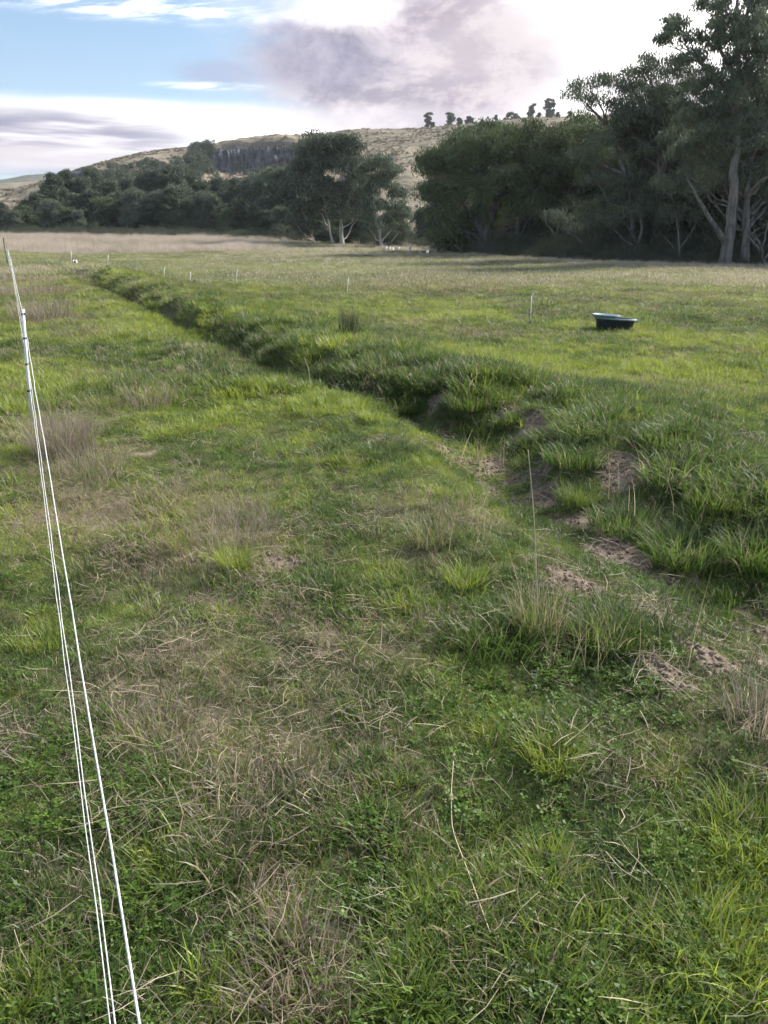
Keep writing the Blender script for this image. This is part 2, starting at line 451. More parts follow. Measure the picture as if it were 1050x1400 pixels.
# ------------------------------------------------------------------ ground sheet
def ground():
    rr = [0.12]
    while rr[-1] < 2600: rr.append(rr[-1] * (1.0125 if rr[-1] < 60 else 1.03))
    rr = np.array(rr)
    th = np.concatenate([np.arange(-46, 46, .3), np.arange(46, 314, 4.0)]) * pi / 180
    Rg, T = np.meshgrid(rr, th, indexing='ij')
    X, Y = Rg * np.sin(T), Rg * np.cos(T)
    Z = terrain(X, Y)
    Z = np.where(Rg > 500, Z - (Rg - 500) * .002, Z)
    nr, nt = X.shape
    V = np.stack([X, Y, Z], -1).reshape(-1, 3)
    i = np.arange(nr - 1)[:, None] * nt; j = np.arange(nt)[None]; j2 = (j + 1) % nt
    F = np.stack([i + j, i + nt + j, i + nt + j2, i + j2], -1).reshape(-1, 4)
    V = np.vstack([V, [[0, 0, float(terrain(0., 0.))]]])
    c = len(V) - 1
    Fc = np.array([[c, k, (k + 1) % nt, (k + 1) % nt] for k in range(0)]).reshape(-1, 4)
    x, y = V[:, 0], V[:, 1]
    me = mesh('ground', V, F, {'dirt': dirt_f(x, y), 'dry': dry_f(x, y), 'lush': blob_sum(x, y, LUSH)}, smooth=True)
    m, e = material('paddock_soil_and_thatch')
    P = e.n('ShaderNodeNewGeometry').outputs['Position']
    n1 = e.noise(P, 6, 6, .65); n2 = e.noise(P, 38, 5, .7); n3 = e.noise(P, .35, 4); n4 = e.noise(P, 1.3, 5, .6)
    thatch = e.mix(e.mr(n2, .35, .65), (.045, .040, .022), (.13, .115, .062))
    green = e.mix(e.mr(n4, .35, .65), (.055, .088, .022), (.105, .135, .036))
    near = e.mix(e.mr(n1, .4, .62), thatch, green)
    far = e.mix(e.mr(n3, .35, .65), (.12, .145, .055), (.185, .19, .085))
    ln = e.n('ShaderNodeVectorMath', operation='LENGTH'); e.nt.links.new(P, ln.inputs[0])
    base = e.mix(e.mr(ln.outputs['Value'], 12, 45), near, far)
    base = e.mix(e.m('MULTIPLY', e.attr('dry'), .75), base, e.mix(e.mr(n1, .3, .7), (.17, .135, .095), (.30, .245, .18)))
    soil = e.mix(e.mr(n1, .35, .65), (.115, .088, .068), (.25, .20, .16))
    soil = e.mix(e.mr(n2, .5, .75, 0, .6), soil, (.36, .30, .245))
    col = e.mix(e.attr('dirt'), base, soil)
    p = e.n('ShaderNodeBsdfPrincipled'); p.inputs['Roughness'].default_value = .95; p.inputs['Specular IOR Level'].default_value = .1
    e.nt.links.new(col, p.inputs['Base Color'])
    b = e.n('ShaderNodeBump'); b.inputs['Strength'].default_value = .9; b.inputs['Distance'].default_value = .03
    hh = e.m('ADD', e.m('MULTIPLY', n2, .5), n1); e.nt.links.new(hh, b.inputs['Height']); e.nt.links.new(b.outputs[0], p.inputs['Normal'])
    out(e, p.outputs[0])
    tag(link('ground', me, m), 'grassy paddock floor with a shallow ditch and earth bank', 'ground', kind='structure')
ground()

# ------------------------------------------------------------------ scattered grasses
def sample(rs, n, r0, r1, p=1.0, a0=-38, a1=38):
    """n ground points between ranges r0 and r1; p=2: even per area, smaller p: denser close in"""
    u = rs.rand(n)
    r = (r0 ** p + u * (r1 ** p - r0 ** p)) ** (1 / p) if p > 0 else r0 * (r1 / r0) ** u
    a = np.radians(a0 + (a1 - a0) * rs.rand(n))
    return r * np.sin(a), r * np.cos(a), r

def field_tint(x, y):
    r = np.hypot(x, y)
    big = fbm(x * .45, y * .45, 51, 3); fine = fbm(x * 3.3, y * 3.3, 52, 3)
    t = .38 + 1.5 * (big - .5) + 1.5 * (fine - .5) + 1.0 * (fbm(x * 9, y * 9, 54, 2) - .5) * (1 - .6 * sstep(8, 20, r))  # finer noise also puts tuft highlights and shade contrast into the blade colour
    t = t + .5 * blob_sum(x, y, LUSH) + .18 * sstep(5, 12, r)
    s, al = ditch_s(x, y)
    t = t - .10 * np.exp(-((s - 1.0) / .8) ** 2) * (1 - sstep(25, 50, r))
    return np.clip(t, -.1, 1.1)

def do_grass():
    rs = R(7)
    short = [blades(R(100 + k), 36, .045, .014, .046, .0026, 1.0, 1.1, 3) for k in range(6)]
    mid = [blades(R(120 + k), 42, .05, .028, .085, .0034, .8, 1.2, 4) for k in range(5)]
    x, y, r = sample(rs, 30000, .55, 9, 1.0)
    d = dirt_f(x, y); dr = dry_f(x, y); hn = fbm(x * 2.2, y * 2.2, 61, 3); s, _ = ditch_s(x, y)
    keep = rs.rand(len(x)) > d * 1.05
    x, y, r, d, dr, hn, s = [q[keep] for q in (x, y, r, d, dr, hn, s)]
    bank = np.exp(-((s - 1.0) / .75) ** 2)
    lush = blob_sum(x, y, LUSH)
    tall = (rs.rand(len(x)) < .04 + .45 * sstep(.58, .74, hn) + .16 * bank + .30 * lush)
    idx = np.where(tall, 6 + rs.randint(0, 5, len(x)), rs.randint(0, 6, len(x)))
    sc = (.75 + .6 * rs.rand(len(x))) * (.7 + .7 * hn + .25 * bank)
    g = 1 + .5 * sstep(3, 9, r)
    scl = np.stack([sc * g, sc * g, sc * (1 + .15 * sstep(3, 9, r))], 1)
    rot = np.stack([(rs.rand(len(x)) - .5) * .5, (rs.rand(len(x)) - .5) * .5, rs.rand(len(x)) * 6.28], 1)
    z = terrain(x, y)
    tint = field_tint(x, y) + rs.randn(len(x)) * .1
    baked('grass', np.stack([x, y, z], 1), rot, scl, idx, tint, np.clip(.06 + .62 * dr, 0, .9), short + mid,
            'short green pasture grass covering the near ground', 'grass', M['grass_near'])
    # middle distance
    m1 = [variant('pasture_tuft', bmesh_obj('pasture_tuft', [blades(R(140 + k), 60, .13, .05, .13, .0075, .6, 1.0, 3)]), M['grass']) for k in range(6)]
    x, y, r = sample(rs, 34000, 8, 34, 1.1)
    dd = dirt_f(x, y); keep = rs.rand(len(x)) > dd * .95
    x, y, r = x[keep], y[keep], r[keep]
    n = len(x); hn = fbm(x * 1.3, y * 1.3, 62, 3); s, _ = ditch_s(x, y)
    sc = (.7 + .5 * rs.rand(n)) * (.55 + 1.0 * hn ** 1.2) * (1 + .25 * np.exp(-((s - 1.0) / .8) ** 2))
    g = 1 + .6 * sstep(10, 30, r)
    scatter('pasture_grass', np.stack([x, y, terrain(x, y)], 1), np.stack([(rs.rand(n) - .5) * .4, (rs.rand(n) - .5) * .4, rs.rand(n) * 6.28], 1),
            np.stack([sc * g, sc * g, sc], 1), rs.randint(0, 6, n), field_tint(x, y) + rs.randn(n) * .12, np.clip(.12 + .10 * sstep(14, 30, r) + .65 * dry_f(x, y), 0, .9), m1,
            'green pasture grass in the middle distance either side of the ditch', 'grass')
    m2 = [variant('distant_tuft', bmesh_obj('distant_tuft', [blades(R(150 + k), 90, .5, .05, .15, .016, .6, .9, 2)]), M['grass_far']) for k in range(5)]
    x, y, r = sample(rs, 24000, 30, 125, 1.2, -34, 34)
    n = len(x); hn = fbm(x * .5, y * .5, 63, 3)
    sc = (.7 + .6 * rs.rand(n)) * (.6 + .9 * hn)
    scatter('distant_grass', np.stack([x, y, terrain(x, y)], 1), np.stack([(rs.rand(n) - .5) * .2, (rs.rand(n) - .5) * .2, rs.rand(n) * 6.28], 1),
            np.stack([sc, sc, sc], 1), rs.randint(0, 5, n), field_tint(x * .35 + 60, y * .35) + rs.randn(n) * .12 + .1, np.clip(.26 + .75 * dry_f(x, y), 0, .85), m2,
            'pale green paddock grass stretching to the trees', 'grass')
    # long dead strip beyond the paddock, and a fringe along the trees
    m3 = [variant('dead_tuft', bmesh_obj('dead_tuft', [blades(R(160 + k), 70, .55, .45, .95, .012, .25, .35, 3)]), M['strip']) for k in range(5)]
    x, y, r = sample(rs, 24000, 80, 178, 1.4, -34, 8)
    az = np.arctan2(x, y)
    dens = sstep(83, 90, r + (fbm(x * .1, y * .1, 8, 2) - .5) * 8) * (1 - .95 * sstep(-.27, -.09, az)) * (.35 + .9 * sstep(.32, .5, fbm(x * .12, y * .05, 9, 3)))
    k = rs.rand(len(x)) < dens
    x, y, r = x[k], y[k], r[k]; n = len(x)
    sc = (.35 + .75 * rs.rand(n) ** 1.2) * (.6 + .7 * fbm(x * .3, y * .08, 19, 3))
    P1 = (x, y, sc)
    # fringe: thin pale seed stems standing in front of the trees
    x, y, r = sample(rs, 9000, 48, 112, 1.5, -12, 34)
    k = rs.rand(len(x)) < .15 + .85 * sstep(-6, 0, r - edge_r(np.arctan2(x, y))) * 1.0
    k &= r < edge_r(np.arctan2(x, y)) + 3
    x, y = x[k], y[k]
    X = np.concatenate([P1[0], x]); Y = np.concatenate([P1[1], y]); S = np.concatenate([P1[2], .22 + .25 * rs.rand(len(x))]); n = len(X)
    scatter('dead_grass', np.stack([X, Y, terrain(X, Y)], 1), np.stack([rs.randn(n) * .06, rs.randn(n) * .06, rs.rand(n) * 6.28], 1),
            np.stack([S, S, S], 1), rs.randint(0, 5, n), np.clip(fbm(X * .25, Y * .12, 23, 3) * 1.6 - .3 + rs.randn(n) * .25, 0, 1), np.full(n, .45), m3,
            'tall pale dead grass standing in a strip across the far end of the paddock', 'dry grass')
    # clover
    m4 = [leaflets(R(170 + k), 26, .06, .035, .0078) for k in range(5)]
    x, y, r = sample(rs, 15000, .55, 8, 1.0)
    cm = blob_sum(x, y, CLOV) * .45 + sstep(.58, .74, fbm(x * 1.6, y * 1.6, 71, 3)) * .3
    k = (rs.rand(len(x)) < cm) & (rs.rand(len(x)) > dirt_f(x, y)) & (rs.rand(len(x)) > dry_f(x, y) * .8)
    x, y, r = x[k], y[k], r[k]; n = len(x); sc = .7 + .7 * rs.rand(n)
    baked('clover', np.stack([x, y, terrain(x, y)], 1), np.stack([(rs.rand(n) - .5) * .3, (rs.rand(n) - .5) * .3, rs.rand(n) * 6.28], 1),
            np.stack([sc, sc, sc], 1), rs.randint(0, 5, n), .2 + .6 * rs.rand(n), np.full(n, .04), m4, 'low round-leaved clover growing among the short grass', 'clover', M['clover'])
    # straw litter
    m5 = [straws(R(180 + k), 12, .09, .03, .15, .0014) for k in range(6)]
    x, y, r = sample(rs, 20000, .55, 13, .9)
    k = rs.rand(len(x)) < (.04 + .34 * dry_f(x, y)) * (.6 + .4 * sstep(1.5, 3, r)) + .25 * dirt_f(x, y)
    x, y, r = x[k], y[k], r[k]; n = len(x); sc = (.6 + .8 * rs.rand(n)) * (1 + .4 * sstep(3, 12, r))
    baked('straw', np.stack([x, y, terrain(x, y)], 1), np.stack([(rs.rand(n) - .5) * .4, (rs.rand(n) - .5) * .4, rs.rand(n) * 6.28], 1),
            np.stack([sc, sc, sc], 1), rs.randint(0, 6, n), rs.rand(n), np.full(n, .95), m5, 'loose dead straw lying over the grass', 'straw', M['straw'])
    # thin brown dead stems
    m6 = [blades(R(190 + k), 30, .06, .07, .26, .0013, .6, .8, 4) for k in range(5)]
    x, y, r = sample(rs, 22000, .7, 40, .75)
    dr = blob_sum(x, y, DRY) * (.3 + 1.1 * fbm(x * 2, y * 2, 77, 3)) * (1 - .75 * sstep(35, 50, r))
    k = (rs.rand(len(x)) < dr ** 1.5 * .55 + .012) & (x < 2.5 + 9 * (r > 9))
    x, y, r = x[k], y[k], r[k]; n = len(x); sc = (.55 + .6 * rs.rand(n)) * (1 + .6 * sstep(4, 20, r)) * (.55 + .45 * sstep(2.6, 5, r))
    baked('dry_grass', np.stack([x, y, terrain(x, y)], 1), np.stack([(rs.rand(n) - .5) * .5, (rs.rand(n) - .5) * .5, rs.rand(n) * 6.28], 1),
            np.stack([sc * 1.2, sc * 1.2, sc], 1), rs.randint(0, 5, n), rs.rand(n), np.full(n, .5), m6, 'brown dead grass stems along the fence and the ditch lip', 'dry grass', M['seedy'])

def clods():
    rs = R(88); vs = []
    for k in range(5):
        n1, n2 = 5, 7; th = np.linspace(.05, pi - .05, n1); ph = np.linspace(0, 2 * pi, n2, endpoint=False); T, Q = np.meshgrid(th, ph, indexing='ij')
        d = .7 + .6 * rs.rand(n1, n2)
        V = np.stack([d * np.sin(T) * np.cos(Q) * .011, d * np.sin(T) * np.sin(Q) * .009, d * np.cos(T) * .006], -1).reshape(-1, 3)
        i = np.arange(n1 - 1)[:, None] * n2; j = np.arange(n2)[None]
        F = np.stack([i + j, i + n2 + j, i + n2 + (j + 1) % n2, i + (j + 1) % n2], -1).reshape(-1, 4)
        vs.append((V, F, np.zeros(len(V)), np.full(len(V), rs.rand())))
    x, y, r = sample(rs, 90000, 1.2, 10, 1.0, -10, 34)
    k = rs.rand(len(x)) < dirt_f(x, y) * .6
    x, y = x[k], y[k]; n = len(x); s = .35 + 1.6 * rs.rand(n) ** 3
    baked('soil_clods', np.stack([x, y, terrain(x, y)], 1), rs.rand(n, 3) * 6, np.stack([s, s, s], 1), rs.randint(0, 5, n), rs.rand(n), rs.rand(n), vs,
          'crumbly reddish soil clods on the bare patches of the ditch', 'soil', solid('reddish_soil', (.20, .155, .12), .95, .1, var=.4, scale=18))

EDGE_PX = [(380, 330), (460, 334), (520, 338), (560, 341), (620, 347), (680, 353), (760, 357), (850, 361), (950, 364), (1050, 367), (1300, 372)]
_ep = [at(a, b) for a, b in EDGE_PX]
_ea = np.array([math.atan2(p[0], p[1]) for p in _ep]); _er = np.array([math.hypot(p[0], p[1]) for p in _ep])
def edge_r(az): return np.interp(az, _ea, _er)
print('EDGE', [(a, round(float(r), 1)) for a, r in zip(EDGE_PX, _er)])
do_grass()
clods()

# ------------------------------------------------------------------ hills
def hill(name, sil, r0, r1, base_z, mat, rough=1.0, steps=90, da=.12, cliff=None, label='', extend=500):
    px = [s[0] for s in sil]; az = []; te = []
    for a, b in sil:
        d = ray(a, b); h = math.hypot(d[0], d[1]); az.append(math.atan2(d[0], d[1])); te.append(d[2] / h)
    az = np.array(az); te = np.array(te)
    A = np.arange(az[0], az[-1], radians(da)); T = np.interp(A, az, te)
    # soften the kinks of the silhouette
    k = np.ones(9) / 9; T = np.convolve(np.pad(T, 4, mode='edge'), k, 'valid')
    t = np.linspace(0, 1, steps)
    tail = np.array([1.05, 1.15, 1.4, 1.8])
    tt = np.concatenate([t, tail])
    A2, t2 = np.meshgrid(A, tt); T2 = np.broadcast_to(T, A2.shape)
    rr = r0 + (r1 - r0) * t2
    crest = EYE[2] + T2 * r1
    prof = np.where(t2 <= 1, (.35 * t2 + .65 * sstep(0, 1, t2)), 1 - .03 * (t2 - 1))
    if cliff is not None:
        ca0, ca1, zb, zt, tc = cliff(A2)
        w = sstep(0, .25, (A2 - ca0) / (ca1 - ca0)) * (1 - sstep(.70, 1, (A2 - ca0) / (ca1 - ca0)))
        f1 = np.where(t2 < tc, t2 / tc * zb, np.where(t2 < tc + .03, zb + (zt - zb) * (t2 - tc) / .03, zt + (1 - zt) * (t2 - tc - .03) / (1 - tc - .03)))
        f1 = np.where(t2 > 1, prof, f1)
        prof = prof * (1 - w) + f1 * w
    X, Y = rr * np.sin(A2), rr * np.cos(A2)
    nz = (fbm(X * .02, Y * .02, 91, 4) - .5) * 7 + (fbm(X * .12, Y * .12, 92, 4) - .5) * 2.2
    edge = np.clip(np.minimum(t2, 1) * (1 - np.minimum(t2, 1)) * 4, 0, 1) * .9 + .12
    Z = base_z + (crest - base_z) * prof + nz * rough * edge * (t2 > 0)
    nr, nt = X.shape
    i = np.arange(nr - 1)[:, None] * nt; j = np.arange(nt - 1)[None]
    F = np.stack([i + j, i + j + 1, i + nt + j + 1, i + nt + j], -1).reshape(-1, 4)
    me = mesh(name, np.stack([X, Y, Z], -1).reshape(-1, 3), F, smooth=True)
    tag(link(name, me, mat), label, 'hill', kind='structure')
    return lambda a, tq: None, (A, tt, X, Y, Z)

def hill_mat(name, c1, c2, c3, scale=1.0):
    m, e = material(name)
    P = e.n('ShaderNodeNewGeometry').outputs['Position']
    mp = e.n('ShaderNodeMapping'); e.nt.links.new(P, mp.inputs[0]); mp.inputs['Scale'].default_value = (1, 1, 2.2)
    a = e.noise(P, .012 * scale, 6, .6); b = e.noise(P, .10 * scale, 6, .68, .4); c = e.noise(mp.outputs[0], .5 * scale, 5, .7)
    col = e.mix(e.mr(a, .40, .60), c1, c2)
    col = e.mix(e.mr(b, .46, .60, 0, .85), col, c3)
    # stock tracks and terracettes following the contour
    sx = e.n('ShaderNodeSeparateXYZ'); e.nt.links.new(P, sx.inputs[0])
    zz = e.m('ADD', e.m('MULTIPLY', sx.outputs[2], 1.5), e.m('MULTIPLY', e.noise(P, .02, 4), 26))
    w = e.m('SINE', e.m('ADD', zz, e.m('MULTIPLY', sx.outputs[0], .035)))
    col = e.mix(e.m('MULTIPLY', e.mr(w, .55, 1.0), e.mr(a, .35, .6, .15, .55)), col, (.36, .31, .235))
    col = e.mix(e.mr(c, .56, .70, 0, .75), col, (.065, .07, .045))
    col = e.mix(e.mr(c, .30, .42, .55, 0), col, (.42, .37, .29))
    p = e.n('ShaderNodeBsdfPrincipled'); p.inputs['Roughness'].default_value = 1; p.inputs['Specular IOR Level'].default_value = .05
    e.nt.links.new(col, p.inputs['Base Color'])
    bp = e.n('ShaderNodeBump'); bp.inputs['Strength'].default_value = 1; bp.inputs['Distance'].default_value = 1.2 / scale
    e.nt.links.new(e.m('ADD', c, b), bp.inputs['Height']); e.nt.links.new(bp.outputs[0], p.inputs['Normal'])
    out(e, p.outputs[0]); return m

HM = hill_mat('dry_hill_grass', (.32, .27, .205), (.215, .19, .135), (.14, .125, .09))
HM2 = hill_mat('far_hill_grass', (.36, .30, .23), (.24, .215, .15), (.2, .175, .12), .5)
SIL = [(-260, 262), (-60, 262), (20, 262), (60, 250), (85, 240), (110, 232), (150, 220), (200, 208), (280, 199), (330, 190), (380, 185), (430, 184), (470, 181), (500, 178.5), (560, 176.5), (620, 173.5), (700, 165), (760, 161),
       (830, 158), (900, 150), (1000, 150), (1100, 152), (1400, 160)]
HR0, HR1 = 215., 470.
c0 = math.atan2(*[ray(268, 215)[k] for k in (0, 1)]); c1_ = math.atan2(*[ray(425, 215)[k] for k in (0, 1)])
def cliffp(A2):
    return c0, c1_, .60, .89, .74
_, HG = hill('hill', SIL, HR0, HR1, .5, HM, rough=1.0, steps=150, da=.1, cliff=cliffp, label='broad dry grassy hill with a rock band rising behind the trees')
hill('distant_hill', [(-400, 285), (-150, 262), (0, 251), (60, 247), (120, 244), (190, 241), (260, 240), (400, 244)], 480, 900, 0, HM2, rough=1.5, label='pale tan hillside with tracks seen past the left end of the tree row')
hill('far_ridge', [(-500, 252), (-100, 248), (0, 246), (35, 240), (70, 237.5), (120, 238), (200, 240), (320, 250)], 1000, 1700, 0, hill_mat('far_ridge_grass', (.12, .125, .085), (.09, .10, .07), (.07, .08, .06), .3), rough=2, label='low dark ridge on the far left horizon')

# cliff: columnar dark rock face standing in the hill
def cliff():
    A = np.arange(c0 + .004, c1_ - .004, radians(.035)); nv = 46
    r_c = HR0 + (HR1 - HR0) * .735
    px_of = np.linspace(272, 421, len(A))
    top = np.interp(px_of, [272, 282, 300, 325, 335, 350, 380, 400, 412, 421], [216, 208, 203, 197, 196, 198, 198, 199, 204, 212])
    bot = np.interp(px_of, [272, 300, 350, 400, 421], [232, 238, 242, 238, 226])
    v = np.linspace(0, 1, nv)
    A2, v2 = np.meshgrid(A, v)
    zt = np.array([zat(p, t, r_c) for p, t in zip(px_of, top)]); zb = np.array([zat(p, t, r_c) for p, t in zip(px_of, bot)])
    zt = zt + (vnoise(A * 420, A * 0, 5) - .5) * 2.4 + (vnoise(A * 1300, A * 0, 6) - .5) * 1.2
    Z = zb + (zt - zb) * v2
    S = A2 * r_c
    col = np.abs(vnoise(S * .45, Z * .03, 41) - .5) * 3.4 + np.abs(vnoise(S * 1.2, Z * .10, 42) - .5) * 1.8
    ledge = (vnoise(S * .12, Z * .35, 43) - .5) * 3.0 + (fbm(S * .6, Z * .6, 44, 3) - .5) * 1.6
    endf = sstep(0, .08, (A2 - A[0]) / (A[-1] - A[0])) * (1 - sstep(.92, 1, (A2 - A[0]) / (A[-1] - A[0])))
    rr = r_c + 7 * v2 - (col + ledge) * .9 * endf + (1 - endf) * 9 + 18 * sstep(.93, 1, v2) - 1
    Z = np.where(v2 > .985, Z - .6, Z)
    X, Y = rr * np.sin(A2), rr * np.cos(A2)
    nr, nt = X.shape
    i = np.arange(nr - 1)[:, None] * nt; j = np.arange(nt - 1)[None]
    F = np.stack([i + j, i + j + 1, i + nt + j + 1, i + nt + j], -1).reshape(-1, 4)
    m, e = material('dark_basalt')
    P = e.n('ShaderNodeNewGeometry').outputs['Position']
    mp = e.n('ShaderNodeMapping'); e.nt.links.new(P, mp.inputs[0]); mp.inputs['Scale'].default_value = (1, 1, .22)
    a = e.noise(mp.outputs[0], .55, 6, .7); b = e.noise(P, .16, 5, .6)
    c = e.mix(e.mr(a, .38, .62), (.014, .016, .024), (.12, .125, .145))
    c = e.mix(e.mr(b, .52, .68, 0, .7), c, (.10, .10, .075))
    p = e.n('ShaderNodeBsdfPrincipled'); p.inputs['Roughness'].default_value = .9; e.nt.links.new(c, p.inputs['Base Color'])
    bp = e.n('ShaderNodeBump'); bp.inputs['Distance'].default_value = 1.; bp.inputs['Strength'].default_value = 1
    e.nt.links.new(a, bp.inputs['Height']); e.nt.links.new(bp.outputs[0], p.inputs['Normal']); out(e, p.outputs[0])
    tag(link('cliff', mesh('cliff', np.stack([X, Y, Z], -1).reshape(-1, 3), F), m), 'dark columnar rock cliff across the face of the hill', 'cliff', kind='structure')
cliff()

def rock(name, p, size, seed, label):
    rs = R(seed); n1, n2 = 14, 22
    th = np.linspace(0, pi, n1); ph = np.linspace(0, 2 * pi, n2, endpoint=False)
    T, Pn = np.meshgrid(th, ph, indexing='ij')
    d = 1 + .5 * (vnoise(T * 3 + seed, Pn * 2 * 0 + np.cos(Pn) * 2.3, seed) - .5) + .35 * (vnoise(T * 8, np.cos(Pn) * 6 + np.sin(Pn) * 3, seed + 1) - .5)
    V = np.stack([d * np.sin(T) * np.cos(Pn) * size[0], d * np.sin(T) * np.sin(Pn) * size[1], d * np.cos(T) * size[2]], -1).reshape(-1, 3)
    i = np.arange(n1 - 1)[:, None] * n2; j = np.arange(n2)[None]
    F = np.stack([i + j, i + n2 + j, i + n2 + (j + 1) % n2, i + (j + 1) % n2], -1).reshape(-1, 4)
    o = link(name, mesh(name, V, F), bpy.data.materials['dark_basalt'], loc=p)
    tag(o, label, 'rock outcrop')

def hill_z(x, y):
    A, tt, X, Y, Z = HG
    a = math.atan2(x, y); r = math.hypot(x, y); t = (r - HR0) / (HR1 - HR0)
    ia = int(np.clip(np.searchsorted(A, a), 1, len(A) - 1)); return float(np.interp(t, tt, Z[:, ia]))
def hill_at(px, py):
    d = ray(px, py); h = math.hypot(d[0], d[1])
    for r in np.arange(HR0, HR1 + 40, 1.0):
        x, y = d[0] / h * r, d[1] / h * r
        if EYE[2] + d[2] / h * r < hill_z(x, y): return np.array([x, y, hill_z(x, y)])
    return np.array([d[0] / h * HR1, d[1] / h * HR1, hill_z(d[0] / h * HR1, d[1] / h * HR1)])
q = hill_at(122, 241); rock('rock_outcrop', q, (8, 4, 2.4), 3, 'small dark rock outcrop on the hill left of the long cliff')

# ------------------------------------------------------------------ trees
def foliage_mat(name, c1, c2, c3):
    m, e = material(name)
    P = e.n('ShaderNodeNewGeometry').outputs['Position']
    oi = e.n('ShaderNodeObjectInfo').outputs['Random']
    n = e.noise(P, .55, 3); rnd = e.attr('rnd')
    c = e.mix(e.mr(n, .35, .65), c1, c2)
    c = e.mix(e.m('MULTIPLY', rnd, .55), c, c3)
    hs = e.n('ShaderNodeHueSaturation'); e.nt.links.new(c, hs.inputs['Color'])
    e.nt.links.new(e.m('MULTIPLY_ADD', oi, .35, .82), hs.inputs['Value']); e.nt.links.new(e.m('MULTIPLY_ADD', oi, .02, .49), hs.inputs['Hue'])
    leaf_shader(e, hs.outputs[0], .30, .03, .6)
    return m
M['leaf_gum'] = foliage_mat('gum_leaf', (.066, .090, .060), (.105, .132, .080), (.16, .18, .11))
M['leaf_wattle'] = foliage_mat('wattle_leaf', (.055, .082, .036), (.090, .120, .048), (.14, .165, .065))
M['leaf_dark'] = foliage_mat('dark_leaf', (.040, .060, .034), (.066, .090, .048), (.10, .12, .06))

def bark(name, c, d, s):
    m, e = material(name)
    tc = e.n('ShaderNodeTexCoord').outputs['Object']
    mp = e.n('ShaderNodeMapping'); e.nt.links.new(tc, mp.inputs[0]); mp.inputs['Scale'].default_value = (1, 1, .25)
    n = e.noise(mp.outputs[0], s, 5, .65)
    p = e.n('ShaderNodeBsdfPrincipled'); p.inputs['Roughness'].default_value = .85
    e.nt.links.new(e.mix(e.mr(n, .35, .62), c, d), p.inputs['Base Color'])
    b = e.n('ShaderNodeBump'); b.inputs['Distance'].default_value = .05; b.inputs['Strength'].default_value = .7
    e.nt.links.new(n, b.inputs['Height']); e.nt.links.new(b.outputs[0], p.inputs['Normal']); out(e, p.outputs[0]); return m
M['bark_grey'] = bark('grey_bark', (.075, .066, .06), (.19, .17, .155), 3)
M['bark_pale'] = bark('pale_gum_bark', (.36, .33, .30), (.62, .58, .53), 2)
M['bark_dark'] = bark('dark_bark', (.05, .042, .038), (.12, .10, .09), 4)

def leaves(rs, C, n, rx, rz, L, W, droop=.6):
    """n drooping leaves round each clump centre C"""
    k = len(C) * n
    c = np.repeat(C, n, 0)
    u = rs.randn(k, 3); u /= np.linalg.norm(u, axis=1)[:, None]
    rad = rs.rand(k) ** .45
    sz = np.repeat(.75 + .5 * rs.rand(len(C)), n)
    rad = rad * (1 + .55 * rs.rand(k) ** 4)
    c = c + u * (rad * sz)[:, None] * np.array([rx, rx, rz])
    d = rs.randn(k, 3); d /= np.linalg.norm(d, axis=1)[:, None]
    d = d * (1 - droop) + np.array([0, 0, -1.]) * droop; d /= np.linalg.norm(d, axis=1)[:, None]
    s = np.cross(d, rs.randn(k, 3)); s /= np.linalg.norm(s, axis=1)[:, None]
    l = (L * (.6 + .8 * rs.rand(k)))[:, None]; w = (W * (.6 + .8 * rs.rand(k)))[:, None]
    V = np.stack([c, c + d * l * .45 + s * w / 2, c + d * l, c + d * l * .45 - s * w / 2], 1).reshape(-1, 3)
    F = np.arange(k * 4).reshape(-1, 4)
    return V, F, np.repeat(rs.rand(len(C)), n * 4) * .6 + np.repeat(rs.rand(k), 4) * .4

def curve(a, b, rs, sag=.12, n=5, wob=.05):
    a, b = np.asarray(a, float), np.asarray(b, float)
    t = np.linspace(0, 1, n)[:, None]; L = np.linalg.norm(b - a)
    P = a + (b - a) * t
    P[:, 2] += (np.sin(t[:, 0] * pi) * sag * L * -1) * .6
    off = rs.randn(n, 3) * wob * L; off[0] = 0; off[-1] = 0
    return P + off

